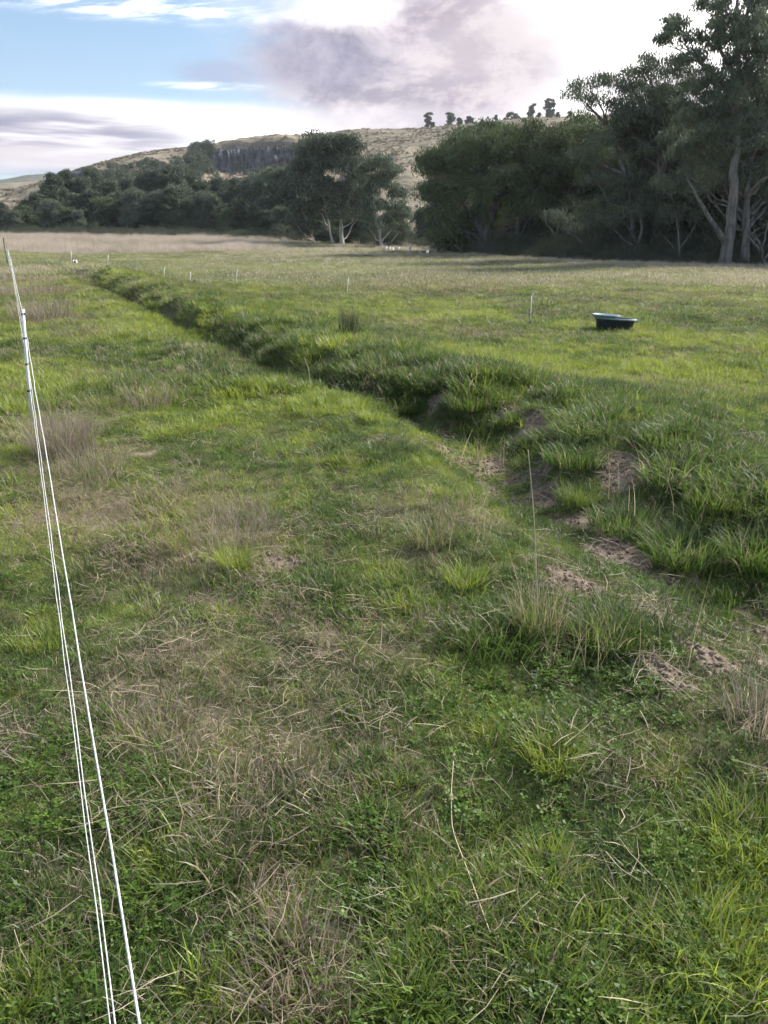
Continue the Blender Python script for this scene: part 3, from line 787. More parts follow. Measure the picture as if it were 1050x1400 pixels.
def make_tree(seed, trunks, lobes, r_trunk, clumps=11, nleaf=70, L=.28, W=.085, cr=.75, limb_n=5, bark_m='bark_grey', leaf_m='leaf_gum', name='gum_tree', extra=None, flat=.75, twig=True, low=.35):
    """trunks: list of polylines (local, base at the origin); lobes: (x,y,z,r) crown masses"""
    rs = R(seed)
    mb = MB(); C = []
    tp = []
    for j, T in enumerate(trunks):
        T = np.asarray(T, float); n = len(T)
        # resample
        m = max(8, n * 4); s = np.linspace(0, n - 1, m)
        P = np.stack([np.interp(s, np.arange(n), T[:, k]) for k in range(3)], 1)
        k3 = np.array([.25, .5, .25])
        for _ in range(6):
            P[1:-1] = .25 * P[:-2] + .5 * P[1:-1] + .25 * P[2:]
        Lt = np.linalg.norm(P[-1] - P[0])
        P[1:-1] += rs.randn(m - 2, 3) * Lt * .0028
        r0 = r_trunk * (1 if j == 0 else .55)
        rad = r0 * (1 - .84 * np.linspace(0, 1, m) ** .75)
        rad[0] *= 1.35
        if np.linalg.norm(T[0]) < .8: P[0, 2] -= .3
        mb.tube(P, rad, 9); tp.append((P, rad))
    for (x, y, z, r) in lobes:
        c = np.array([x, y, z]); best = None
        for P, rad in tp:
            hd = np.hypot(P[:, 0] - x, P[:, 1] - y); want = z - .75 * hd - r * .2
            cost = np.abs(P[:, 2] - want) + .35 * hd + (P[:, 2] > z) * 3
            k = int(np.argmin(cost))
            if best is None or cost[k] < best[0]: best = (cost[k], P[k], rad[k])
        r0 = min(best[2] * .65, .05 + .045 * r)
        Q = curve(best[1], c, rs, .10, 6, .035)
        mb.tube(Q, np.linspace(r0, r0 * .35, len(Q)), 6, cap=False)
        n = max(5, int(clumps * (r / 1.5) ** 1.7))
        u = rs.randn(n, 3); u /= np.linalg.norm(u, axis=1)[:, None]
        u[:, 2] = np.where(u[:, 2] < -low, -u[:, 2], u[:, 2])
        rad_ = r * (.62 + .42 * rs.rand(n))
        cc = c + u * rad_[:, None] * np.array([1, 1, flat])
        C.append(cc)
        if twig:
            for q in cc:
                a = Q[-1] if rs.rand() < .6 else Q[-2]
                mb.tube(curve(a, q, rs, .12, 4, .06), np.linspace(r0 * .34, r0 * .10, 4), 4, cap=False)
    C = np.vstack(C)
    V, F, rn = leaves(rs, C, nleaf, cr, cr * .62, L, W)
    tm = mesh('trunk', np.vstack(mb.V), mb.F, smooth=True)
    tm.materials.append(M[bark_m]) if False else None
    root = bpy.data.objects.new(name, None); COL.objects.link(root); root.empty_display_size = .5
    link('trunk', tm, M[bark_m], root)
    link('crown', mesh('crown', V, F, {'rnd': rn}), M[leaf_m], root)
    if extra: extra(root, rs)
    return root

def copy_thing(o, loc, rz, s):
    c = o.copy(); COL.objects.link(c); c.location = loc; c.rotation_euler = (0, 0, rz); c.scale = s
    for ch in list(o.children):
        d = ch.copy(); COL.objects.link(d); d.parent = c
    return c

def px_tree(seed, base_px, r, lobes_px, trunk_px=None, label='', group=None, depth=.9, cat='tree', **kw):
    """tree whose crown masses were read off the photograph and put at its real range r"""
    b = azr(base_px[0], base_px[1], r); bz = float(terrain(b[0], b[1])); B = np.array([b[0], b[1], bz])
    if 'base' in kw: B = np.array(kw.pop('base'))
    rs = R(seed + 500)
    fwd = np.array([b[0], b[1], 0]) / r; rt = np.array([fwd[1], -fwd[0], 0])
    def loc(px, py, dd):
        d = ray(px, py); t = (r + dd) / (d[0] * fwd[0] + d[1] * fwd[1])
        return EYE + d * t - B
    def scale(px, py):
        d = ray(px, py); return r / (d[0] * fwd[0] + d[1] * fwd[1]) / 1050 * 1.0
    lob = []
    for l in lobes_px:
        rad = l[2] * (1.22 if kw.get('cr', .75) < .7 or r > 100 else 1.0) * scale(l[0], l[1]) / math.sqrt(1 + ((l[0] - 525) / 1050) ** 2) * .86
        dd = (l[3] if len(l) > 3 else (rs.rand() - .5) * 2 * depth * max(rad, 2))
        p = loc(l[0], l[1], dd); lob.append((p[0], p[1], p[2], rad))
        if len(l) < 4 and rad > 1.3:      # a second mass behind, so the crown has depth
            p = loc(l[0] + rs.randn() * l[2] * .3, l[1] + rs.rand() * l[2] * .4, dd + rad * 1.2); lob.append((p[0], p[1], p[2], rad * .8))
    if trunk_px is None:
        zc = np.mean([q[2] for q in lob]); xc = np.mean([q[0] for q in lob]); yc = np.mean([q[1] for q in lob])
        T = [[(0, 0, 0), (xc * .15, yc * .15, zc * .35), (xc * .6, yc * .6, zc * .8), (xc, yc, zc * 1.15)]]
    else:
        T = []
        for line in trunk_px:
            pts = [loc(a, c, dd) for a, c, dd in [(q[0], q[1], q[2] if len(q) > 2 else 0) for q in line]]
            if line[0][1] >= base_px[1] - 3: pts[0][2] = min(pts[0][2], .0); 
            T.append(pts)
    o = make_tree(seed, T, lob, kw.pop('r_trunk', .3), **kw)
    o.location = tuple(B)
    tag(o, label, cat, group)
    return o

# --- right-hand group
G1 = 'tall gums and wattles along the right edge of the paddock'
px_tree(1, (662, 351), 74, [(650, 212, 42), (605, 232, 36), (587, 222, 24), (690, 205, 40), (640, 190, 26), (612, 205, 22), (672, 182, 22), (700, 188, 26), (690, 262, 44), (640, 262, 36), (602, 262, 22), (585, 262, 20), (590, 292, 15),
        (622, 305, 18), (610, 290, 16), (640, 300, 22), (720, 232, 36), (720, 285, 30), (670, 300, 22), (735, 200, 28), (598, 318, 10)],
        [[(662, 351), (662, 325), (672, 300), (680, 265), (690, 230)], [(663, 330), (645, 290), (625, 268), (605, 255)], [(668, 335), (700, 312), (735, 285)], [(662, 330), (655, 290), (650, 240)]],
        label='broad rounded dark tree with a thick dark trunk, leftmost of the right-hand group', group=G1, r_trunk=.55, bark_m='bark_dark', leaf_m='leaf_wattle', name='wattle_tree', nleaf=95, clumps=14)
px_tree(2, (708, 354), 72, [(715, 175, 20), (742, 182, 24), (760, 200, 26), (752, 232, 30), (735, 255, 28), (700, 245, 28), (765, 262, 28), (722, 290, 20)],
        [[(708, 354), (706, 320), (712, 280), (730, 220)], [(707, 335), (722, 300), (745, 270)]],
        label='olive topped tree with twin dark stems just right of the thick dark trunk', group=G1, r_trunk=.32, bark_m='bark_dark', leaf_m='leaf_wattle', name='wattle_tree', nleaf=85)
px_tree(3, (765, 357), 73, [(775, 182, 26), (800, 172, 24), (825, 178, 26), (790, 205, 32), (835, 215, 30), (770, 235, 28), (800, 245, 32), (775, 285, 26), (810, 290, 26)],
        [[(765, 357), (768, 320), (775, 270), (795, 205)]],
        label='green tree with a flat rounded top below the small hilltop trees', group=G1, r_trunk=.28, bark_m='bark_dark', leaf_m='leaf_wattle', name='wattle_tree', nleaf=85)
px_tree(4, (803, 359), 66, [(785, 315, 16), (800, 300, 18), (820, 285, 20), (845, 300, 18), (770, 305, 14), (755, 295, 14)],
        [[(803, 359), (808, 330), (803, 310), (808, 290)], [(805, 345), (815, 325), (822, 300)]],
        label='small slender pale stemmed sapling in the shade below the tall gums', group=G1, r_trunk=.10, nleaf=60, name='gum_sapling')
px_tree(5, (862, 361), 64, [(783, 125, 10), (797, 118, 15), (815, 112, 18), (835, 118, 14), (803, 140, 11), (832, 138, 12), (820, 200, 20), (800, 215, 18), (850, 200, 22), (845, 240, 24), (815, 250, 20)],
        [[(862, 361, 0), (868, 320, 0), (858, 245, 0), (842, 205, 0), (828, 165, 0), (815, 128, 0)], [(855, 240, 0), (830, 228, -.5), (805, 215, -.5)], [(828, 170, 0), (810, 150, 0), (795, 135, 0)], [(862, 240), (858, 222), (852, 205)]],
        label='leaning gum whose long bare limb lifts a loose leafy tuft skyward', group=G1, r_trunk=.26, nleaf=80, clumps=13, cr=.6, L=.22, W=.075)
px_tree(6, (885, 362), 65, [(868, 105, 18), (885, 92, 18), (905, 95, 20), (925, 105, 20), (870, 130, 20), (895, 128, 20), (890, 150, 32), (925, 165, 30), (870, 200, 30), (905, 200, 30), (850, 160, 22), (860, 112, 12), (918, 135, 24), (880, 175, 28), (910, 175, 28), (862, 180, 22), (890, 215, 28), (930, 190, 24), (865, 260, 26), (900, 265, 24)],
        [[(885, 362), (900, 300), (902, 235), (895, 170), (890, 105)], [(900, 250), (915, 200), (920, 140)], [(898, 180), (875, 140), (862, 115)]],
        label='dense grey green gum with a domed top left of the tallest tree', group=G1, r_trunk=.34, nleaf=85, clumps=13, cr=.65, L=.24, W=.08)
px_tree(7, (988, 364), 58, [(930, 38, 13), (918, 50, 10), (945, 50, 12), (955, 75, 10), (922, 28, 8), (905, 52, 6), (930, 85, 12), (990, 45, 26), (1035, 60, 30), (965, 120, 22), (1010, 115, 26), (1050, 40, 30), (940, 150, 20), (985, 160, 24), (975, 25, 18), (995, 10, 18), (1018, 0, 20), (1005, 38, 18), (965, 50, 11), (985, 62, 12), (1030, 35, 20), (1050, 10, 22), (975, 100, 16), (1000, 90, 12), (958, 105, 12),
        (1020, 75, 18), (1045, 80, 22), (950, 130, 16), (975, 140, 18), (940, 118, 12), (970, -20, 12), (1010, -40, 20), (1045, -50, 20), (962, 4, 5), (1000, 130, 16)],
        [[(988, 364, 0), (1000, 310, 0), (1003, 250, 0), (1010, 180, 0), (1010, 100, 0), (1008, 30, 0), (1010, -30, 0)], [(1008, 150, 0), (985, 110, 0), (955, 85, 0), (935, 60, 0)],
         [(993, 335, 0), (975, 305, -1), (952, 268, -1.5), (938, 240, -2)], [(1010, 130), (1030, 90), (1045, 50)], [(1009, 110), (990, 80), (975, 45)], [(1010, 60), (1022, 20), (1030, -20)]],
        label='tallest gum, grey trunked, its top reaching out of the picture', group=G1, r_trunk=.42, nleaf=90, clumps=15, cr=.5, L=.24, W=.075, low=.5)
px_tree(8, (1018, 364), 59, [(1000, 165, 30), (960, 185, 26), (1030, 215, 32), (985, 250, 26), (1045, 270, 26), (950, 240, 24), (1060, 100, 34), (1035, 120, 24), (1052, 150, 26), (1020, 150, 22), (975, 165, 22), (948, 160, 18), (1000, 190, 26), (1040, 195, 30), (965, 200, 24), (935, 215, 20), (990, 225, 22), (1055, 235, 28), (1020, 240, 22), (1070, 180, 30), (1090, 120, 30), (1080, 240, 30)],
        [[(1018, 364, 0), (1020, 310, 0), (1022, 250, 0), (1030, 190, 0), (1045, 130, 0)], [(1021, 270, 0), (1040, 245, -1), (1070, 235, -2)], [(1024, 230), (990, 205), (955, 185)]],
        label='gum with a pale straight trunk at the far right beside the tallest', group=G1, r_trunk=.34, nleaf=90, clumps=13, cr=.65, L=.24, W=.08, bark_m='bark_grey')
px_tree(9, (875, 361), 63, [(835, 270, 20), (860, 290, 18), (885, 280, 18), (830, 300, 16), (905, 300, 16)],
        [[(862, 362, 0), (872, 335, 0), (880, 310, 0), (872, 290, 0)], [(872, 335, 0), (862, 315, 0), (850, 300, 0)], [(886, 362, .5), (890, 325, .5), (905, 300, .5)]],
        label='low forked tree with thick leaning dark stems beneath the domed gum', group=G1, r_trunk=.24, nleaf=70)
px_tree(10, (928, 363), 60, [(905, 255, 16), (925, 245, 18), (945, 262, 14), (950, 290, 12), (915, 290, 14)],
        [[(928, 363, 0), (929, 330, 0), (925, 300, 0), (918, 265, 0)], [(929, 340, 0), (945, 318, 0), (955, 300, 0)], [(928, 350, 0), (915, 330, 0), (902, 318, 0)]],
        label='thin grey tree with crooked bare twigs in the dark gap left of two big trunks', group=G1, r_trunk=.13, nleaf=45, clumps=8)

# dead limbs carried by the far right trunk are part of that tree; built as one more bare tree beside it
def bare_tree(seed, base, r, lines, rt, label, mat='bark_pale', group=None):
    b = azr(base[0], base[1], r); B = np.array([b[0], b[1], float(terrain(b[0], b[1]))])
    mb = MB(); rs = R(seed)
    for k, ln in enumerate(lines):
        P = []
        for a, c in ln:
            d = ray(a, c); P.append(EYE + d * (r / math.hypot(d[0], d[1])) - B)
        P = np.array(P); n = len(P); s = np.linspace(0, n - 1, n * 4)
        P = np.stack([np.interp(s, np.arange(n), P[:, q]) for q in range(3)], 1)
        P[1:-1] = .25 * P[:-2] + .5 * P[1:-1] + .25 * P[2:]
        P[1:] += rs.randn(len(P) - 1, 3) * .03
        mb.tube(P, np.linspace(rt * (1 if k == 0 else .7), rt * .25, len(P)), 7)
        for _ in range(5):
            i = rs.randint(len(P) // 2, len(P) - 1); e = P[i] + np.array([rs.randn() * .8, rs.randn() * .5, .4 + rs.rand() * .9])
            mb.tube(curve(P[i], e, rs, .1, 4, .06), np.linspace(rt * .25, rt * .08, 4), 4, cap=False)
    o = mb.build('dead_tree', M[mat], loc=B)
    tag(o, label, 'dead tree', group)
bare_tree(31, (1046, 365), 57.5, [[(1046, 365), (1042, 340), (1035, 325), (1030, 330)], [(1042, 345), (1030, 330), (1022, 322), (1060, 300)], [(1045, 355), (1062, 335), (1085, 325)], [(1043, 340), (1052, 300), (1075, 282)]], .10,
          'bare fallen-looking pale limbs sprouting low at the right edge of the picture', mat='bark_grey')
bare_tree(32, (757, 352), 69, [[(757, 352), (760, 320), (768, 285), (790, 281), (808, 284)], [(760, 325), (748, 305), (740, 290)]], .07, 'thin dead stem with a pale arched branch in front of the dark trees', mat='bark_grey')

# --- centre group
G2 = 'gums standing in the centre beyond the paddock'
px_tree(11, (467, 335), 118, [(428, 192, 11), (440, 200, 14), (420, 208, 14), (452, 195, 14), (468, 196, 14), (484, 205, 14), (478, 190, 8), (452, 222, 18), (478, 228, 18), (428, 232, 18), (410, 226, 12), (404, 250, 14), (420, 262, 18), (450, 258, 20), (480, 262, 20), (500, 250, 14), (495, 225, 12),
         (440, 285, 16), (465, 290, 14), (412, 285, 14), (490, 290, 14), (405, 305, 12), (425, 310, 12)],
        [[(467, 335, 0), (467, 300, 0), (463, 260, 0), (470, 210, 0)], [(455, 334, 1), (448, 300, 1), (440, 260, 1), (430, 205, 1)], [(430, 332, 2), (418, 300, 1), (412, 270, 1)], [(467, 290), (480, 265), (490, 240)]],
        label='tall twin peaked gum with pale trunks standing in the centre', group=G2, r_trunk=.36, bark_m='bark_pale', nleaf=80, clumps=12, L=.4, W=.13, cr=.9)
px_tree(12, (522, 338), 112, [(520, 222, 13), (505, 232, 13), (535, 236, 13), (520, 250, 16), (500, 262, 13), (545, 262, 12), (540, 285, 14), (512, 280, 14), (552, 292, 9), (495, 295, 11), (530, 305, 13), (548, 312, 9), (505, 312, 9)],
        [[(522, 338, 0), (518, 315, 0), (512, 290, 0), (510, 260, 0)], [(520, 318, 0), (524, 295, 0), (528, 265, 0)], [(521, 330, 0), (535, 315, 0), (545, 300, 0)]],
        label='rounded gum with a white forked trunk at the right end of the centre group', group=G2, r_trunk=.26, bark_m='bark_pale', nleaf=80, clumps=12, L=.4, W=.13, cr=.85)
px_tree(13, (500, 336), 124, [(490, 300, 12), (510, 300, 12), (480, 312, 10), (535, 318, 10), (500, 318, 10), (470, 305, 10), (545, 325, 7), (455, 318, 9), (440, 322, 8)], None,
        label='low dark bush filling the gap between the white trunks of the centre group', group=G2, r_trunk=.15, bark_m='bark_dark', leaf_m='leaf_dark', nleaf=90, L=.4, W=.14)
px_tree(14, (375, 328), 150, [(372, 238, 10), (392, 240, 12), (360, 252, 12), (382, 262, 14), (400, 265, 12), (362, 282, 12), (388, 290, 12), (372, 305, 10), (398, 310, 10)], None,
        label='grey green gum at the right end of the left tree row', group='trees in the long row beyond the dead grass', r_trunk=.25, bark_m='bark_pale', nleaf=80, L=.5, W=.18, cr=1.0)

# --- generic kinds, shared meshes
def generic(seed, H, W_, nl, leaf, bk, name, crown0=.3, **kw):
    rs = R(seed); lob = []
    for k in range(nl):
        t = (k + .5) / nl; z = H * (crown0 + (1 - crown0) * t * .92)
        prof = math.sin(pi * min(1, (.18 + .74 * t))) ** .7
        a = rs.rand() * 6.28; d = W_ * prof * (.15 + .5 * rs.rand())
        lob.append((d * math.cos(a), d * math.sin(a), z, W_ * .5 * (.7 + .5 * rs.rand()) * (.65 + .5 * prof)))
    T = [[(0, 0, 0), (rs.randn() * .3, rs.randn() * .3, H * .35), (rs.randn() * .5, rs.randn() * .5, H * .85)]]
    if rs.rand() < .6: T.append([(.3, 0, 0), (W_ * .25, rs.randn(), H * .4), (W_ * .4, rs.randn(), H * .7)])
    return make_tree(seed, T, lob, H * .02, bark_m=bk, leaf_m=leaf, name=name, **kw)
kw = dict(nleaf=75, L=.46, W=.17, cr=1.05, clumps=13, twig=True)
KINDS = [generic(201, 14, 4.2, 15, 'leaf_gum', 'bark_pale', 'gum_tree', .3, **kw), generic(202, 12, 4.6, 14, 'leaf_dark', 'bark_dark', 'dark_tree', .12, **kw),
         generic(203, 13, 4.0, 15, 'leaf_gum', 'bark_grey', 'gum_tree', .2, **kw), generic(204, 9, 4.2, 11, 'leaf_wattle', 'bark_dark', 'wattle_tree', .08, **kw),
         generic(205, 15, 3.6, 16, 'leaf_dark', 'bark_grey', 'gum_tree', .25, **kw), generic(206, 10, 4.6, 12, 'leaf_gum', 'bark_pale', 'wattle_tree', .15, **kw)]
KH = [14, 12, 13, 9, 15, 10]
_used = set()
def place(kind, px, top, r, label, group, cat='tree', wide=1.0, ground_fn=None, seed=0):
    b = azr(px, 325, r); gz = float(terrain(b[0], b[1])) if ground_fn is None else ground_fn(b[0], b[1])
    H = zat(px, top, r) - gz; s = H / (KH[kind] * 1.04); rs = R(int(px * 7 + r) % 9999 + seed)
    w = s * (.5 + .5 / max(s, .3)) * wide if s > 1 else s * wide
    o = KINDS[kind]
    if kind in _used: o = copy_thing(o, (0, 0, 0), 0, (1, 1, 1))
    _used.add(kind)
    o.location = (b[0], b[1], gz - .1); o.rotation_euler = (0, 0, rs.rand() * 6.28); o.scale = (w, w, s)
    tag(o, label, cat, group); return o

G3 = 'trees in the long row beyond the dead grass'
LFAR = 'dark tree in the back line of the long row below the hill on the left'
LFRT = 'bushy tree in the front line of the long row beyond the dead grass'
ROW = [(4, 84, 232, 190, 1), (4, 100, 234, 196, 1), (1, 72, 248, 188, 1), (2, 120, 240, 195, 1.1), (0, 140, 238, 200, 1), (4, 160, 246, 194, 1.2), (2, 182, 244, 200, 1.1), (0, 205, 242, 186, 1.2), (2, 222, 230, 182, 1.1), (0, 238, 228, 178, 1.1), (4, 262, 232, 184, 1.2),
       (1, 282, 244, 186, 1.2), (2, 305, 240, 180, 1.1), (4, 326, 246, 176, 1.2), (0, 345, 240, 172, 1.1), (2, 368, 230, 168, 1.0), (0, 392, 228, 160, 1.0), (1, 408, 235, 150, 1.),
       (-1,)]
for i, (k, px, top, r, w) in enumerate(ROW[:-1]):
    place(k, px, top - (7 if i % 3 == 1 else 0) - (4 if 120 < px < 260 else 0), r, LFAR, G3, wide=w * (.8 if i % 3 == 1 else .95))
FRONT = [(3, -20, 290, 168), (1, 8, 275, 176), (5, 24, 286, 170), (3, 40, 278, 178), (1, 58, 262, 180), (5, 78, 272, 172), (3, 96, 282, 168), (2, 112, 262, 178), (1, 132, 258, 176), (3, 150, 268, 170), (1, 168, 262, 172), (5, 188, 258, 168),
         (1, 205, 270, 166), (0, 222, 258, 166), (1, 242, 252, 164), (3, 262, 270, 160), (5, 280, 262, 160), (1, 298, 268, 158), (3, 316, 282, 152), (1, 334, 270, 152), (3, 352, 280, 148), (1, 368, 286, 142), (5, 388, 282, 140), (3, 402, 290, 136)]
for k, px, top, r in FRONT:
    place(k, px, top, r, LFRT, G3, wide=1.15)
place(2, 112, 285, 164, 'small tree with bare reddish twigs low in the middle of the left tree row', G3)
# second line behind the centre and right groups
G4 = 'darker trees standing behind the right-hand gums'
LB = 'dark background tree seen between the trunks of the right-hand gums'
for k, px, top, r in [(2, 600, 236, 86), (1, 640, 200, 92), (3, 655, 240, 84), (4, 700, 178, 90), (1, 722, 215, 84), (2, 745, 188, 88), (3, 770, 245, 80), (1, 795, 190, 86), (4, 822, 182, 90), (1, 850, 195, 80), (2, 872, 190, 84), (3, 885, 250, 76), (1, 905, 200, 80), (4, 930, 180, 82),
                      (1, 955, 190, 76), (2, 985, 170, 78), (1, 1010, 200, 72), (4, 1040, 150, 76), (3, 1000, 255, 70), (3, 960, 262, 70), (1, 1070, 190, 72), (3, 1050, 260, 68), (4, 1100, 120, 74), (3, 830, 275, 72), (3, 690, 285, 80), (3, 735, 285, 78), (1, 790, 270, 76), (3, 920, 280, 70), (1, 1130, 160, 66), (2, 1180, 130, 64), (1, 865, 158, 82), (1, 900, 150, 84), (1, 945, 148, 80), (1, 985, 140, 74), (1, 1030, 128, 72), (1, 840, 168, 90), (5, 965, 165, 70), (5, 1010, 150, 68), (5, 930, 172, 72)]:
    place(k, px, top, r, LB, G4, wide=1.15)
for k, px, top, r, lb in [(1, 440, 235, 140, 'dark tree directly behind the pale trunks of the centre gum'), (2, 490, 232, 142, 'dark tree behind the gap between the two centre gums'), (3, 415, 285, 135, 'low dark tree at the left foot of the centre gum')]:
    place(k, px, top, r, lb, G2)

# hilltop trees
G5 = 'small trees on the skyline of the hill'
for i, (k, px, top, bot, lb) in enumerate([(0, 585, 152, 173, 'slender lone tree on the hill skyline, leftmost of the skyline trees'), (3, 592, 166, 173, 'tiny bush at the foot of the leftmost skyline tree'), (2, 615, 154, 172, 'forked tree on the skyline just right of the lone one'),
        (3, 628, 160, 171, 'small round tree on the skyline touching the dark wide bush'), (1, 641, 158, 170, 'dark wide bush on the skyline with a pointed top'), (3, 658, 162, 169, 'low arching bush at the right of the dark wide skyline bush'), (2, 678, 156, 168, 'bushy skyline tree just above the big rounded crown'),
        (3, 690, 160, 168, 'small round bush on the skyline between two taller bushes'), (5, 706, 156, 168, 'pale rounded bush on the skyline above the wattles'), (0, 727, 140, 164, 'slim pointed tree on the skyline left of the loose leafed gum'), (3, 736, 153, 163, 'little bush between two skyline trees above the wattles'),
        (0, 752, 136, 163, 'loose many branched tree on the skyline near the leaning gum'), (3, 762, 152, 162, 'small dark bush right under the many branched skyline tree'), (3, 778, 151, 161, 'low bush on the skyline behind the loose tuft of the leaning gum'),
        (3, 325, 190, 200, 'dark round bush on the lip of the cliff')]):
    if px == 325:
        r = HR0 + (HR1 - HR0) * .80
    else: r = HR1 - 2
    b = azr(px, 170, r); gz = hill_z(b[0], b[1]); gz = min(gz, zat(px, bot, r)) if px != 325 else zat(px, bot, r)
    H = zat(px, top, r) - gz; s = H / (KH[k] * 1.04)
    if px in (585, 615, 706, 727, 752):
        w_ = {585: 4.5, 615: 7, 706: 8, 727: 5, 752: 10}[px]; rs = R(px); hh = bot - top
        lb_ = [(px + rs.randn() * w_ * .45, top + hh * f, w_ * (.35 + .3 * rs.rand()), 0) for f in (.15, .27, .38, .48, .58, .68, .8, .93)]
        px_tree(px, (px, bot), r, lb_, None, label=lb, group=G5, r_trunk=.25, nleaf=50, clumps=5, cr=.9, L=.8, W=.4, name='hilltop_tree', base=(b[0], b[1], gz - .3)); continue
    o = copy_thing(KINDS[k], (b[0], b[1], gz - .2), px * 1.3, (s * (1.0 if k != 1 else 1.6), s * (1.0 if k != 1 else 1.6), s))
    tag(o, lb, 'bush' if 'bush' in lb else 'tree', G5); o.name = 'bush' if 'bush' in lb else 'hilltop_tree'

# undergrowth: low leafy mass, no plant of it can be told apart
M['under'] = foliage_mat('undergrowth_leaf', (.036, .048, .028), (.070, .085, .045), (.12, .12, .07))
def undergrowth():
    rs = R(77); vs = []
    for k in range(4):
        c = rs.randn(9, 3) * np.array([.8, .8, .35]) + np.array([0, 0, .7]); c[:, 2] = np.abs(c[:, 2])
        V, F, rn = leaves(rs, c, 130, .6, .5, .15, .05, .3)
        vs.append(variant('bush_clump', mesh('bush_clump', V, F, {'rnd': rn}), M['under']))
    az = np.radians(-34 + 78 * rs.rand(4200)); er = np.where(az < _ea[0], 158 + (az + .6) * -10, np.interp(az, _ea, _er))
    er = np.where(az < _ea[0], np.interp(az, [-.6, _ea[0]], [166, _er[0]]), er)
    r = er + 3.5 + rs.rand(len(az)) * 18 * (er / 80)
    s = .5 + .9 * rs.rand(len(az)); s *= np.clip((r - er - 2) / 9, .25, 1.1)
    gap = (az > .025) & (az < .075)
    s = np.where(gap, s * .45, s); s = np.where(az < -.13, s * .55, s)
    x, y = r * np.sin(az), r * np.cos(az); n = len(x)
    scatter('undergrowth', np.stack([x, y, terrain(x, y)], 1), np.stack([x * 0, x * 0, rs.rand(n) * 6.28], 1), np.stack([s, s, s * (.8 + .6 * rs.rand(n))], 1), rs.randint(0, 4, n), rs.rand(n), rs.rand(n), vs,
            'dark tangled undergrowth at the foot of the trees', 'undergrowth')
    # tussocks roughening the hill
    A, tt, X, Y, Z = HG
    n = 26000; ia = rs.randint(0, len(A), n); t = rs.rand(n) ** .8
    it = t * (150 - 1); i0 = it.astype(int); i0 = np.clip(i0, 0, 148); f = it - i0
    P = np.stack([X[i0, ia] * (1 - f) + X[i0 + 1, ia] * f, Y[i0, ia] * (1 - f) + Y[i0 + 1, ia] * f, Z[i0, ia] * (1 - f) + Z[i0 + 1, ia] * f], 1)
    keep = rs.rand(n) < sstep(.42, .62, fbm(P[:, 0] * .05, P[:, 1] * .05, 81, 3)) * .9 + .12
    P = P[keep]; n = len(P); s = .5 + .9 * rs.rand(n) ** 2
    hv = []
    for k in range(3):
        V, F, H, rn = blades(R(300 + k), 60, .5, .5, 1.1, .12, .9, .8, 2); hv.append(variant('hill_tussock', mesh('hill_tussock', V, F, {'h': H, 'rnd': rn}), M['hilltuft']))
    scatter('hillside_tussocks', P, np.stack([P[:, 0] * 0, P[:, 0] * 0, rs.rand(n) * 6.28], 1), np.stack([s, s, s * .8], 1), rs.randint(0, 3, n), rs.rand(n), rs.rand(n) * .6, hv,
            'rough tussocks speckling the dry hillside', 'tussocks')
M['hilltuft'] = grass_mat('hill_tussock_blade', (.09, .085, .055), (.16, .14, .09), (.26, .22, .15), (.36, .30, .22), trans=.3)
undergrowth()
def scrub():
    rs = R(91); vs = []
    for k in range(4):
        c = rs.randn(10, 3) * np.array([.8, .8, .4]) + np.array([0, 0, .6]); c[:, 2] = np.abs(c[:, 2])
        V, F, rn = leaves(rs, c, 90, .6, .5, .3, .12, .2); vs.append(variant('scrub_clump', mesh('scrub_clump', V, F, {'rnd': rn}), M['leaf_dark']))
    P = []
    for k in range(330):
        if k < 90: px, py = 262 + rs.rand() * 26, 200 + rs.rand() * 40
        elif k < 150: px, py = 265 + rs.rand() * 165, 234 + rs.rand() * 12
        elif k < 215: px, py = 405 + rs.rand() * 25, 196 + rs.rand() * 36
        else: px, py = 105 + rs.rand() * 175, 0; py = np.interp(px, [105, 200, 280], [240, 222, 212]) + rs.rand() * 26
        P.append(hill_at(px, py))
    P = np.array(P); n = len(P); s = .7 + 1.6 * rs.rand(n) ** 2
    scatter('hillside_scrub', P, np.stack([P[:, 0] * 0, P[:, 0] * 0, rs.rand(n) * 6.28], 1), np.stack([s, s, s], 1), rs.randint(0, 4, n), rs.rand(n), rs.rand(n), vs, 'dark scrub round the foot of the cliff and on the slope above the left trees', 'scrub')
scrub()

# ------------------------------------------------------------------ fence
wht = solid('white_fibreglass', (.78, .80, .80), .45, .4, var=.05)
blk = solid('black_steel', (.03, .03, .032), .55, .4, var=.3)
insul = solid('black_plastic', (.025, .028, .03), .4, .5)
wirem = solid('white_polywire', (.55, .56, .55), .7, .3, var=.25, scale=60)
steel = solid('galvanised_steel', (.42, .44, .45), .35, .5, metal=.8, var=.1)

def fence_post(px_base, px_top, r_base, hts, mat, label, rad=.015, name='fence_post'):
    B = px_base
    root = link(name, None, loc=B)
    T = px_top
    mb = MB(); mb.tube([(0, 0, -.1), T * .5, T], rad, 8); mb.build('shaft', mat, root)
    for h in hts:
        c = T * (h / T[2]); m2 = MB()
        m2.tube([c + np.array([0, 0, -.008]), c + np.array([0, 0, .008])], rad + .003, 8)
        m2.tube([c, c + np.array([.018, -.012, .004]), c + np.array([.024, -.016, .012])], .004, 6)
        m2.build('insulator', insul, root)
    tag(root, label, 'fence post', 'posts of the wire fence on the left')
    return B, T

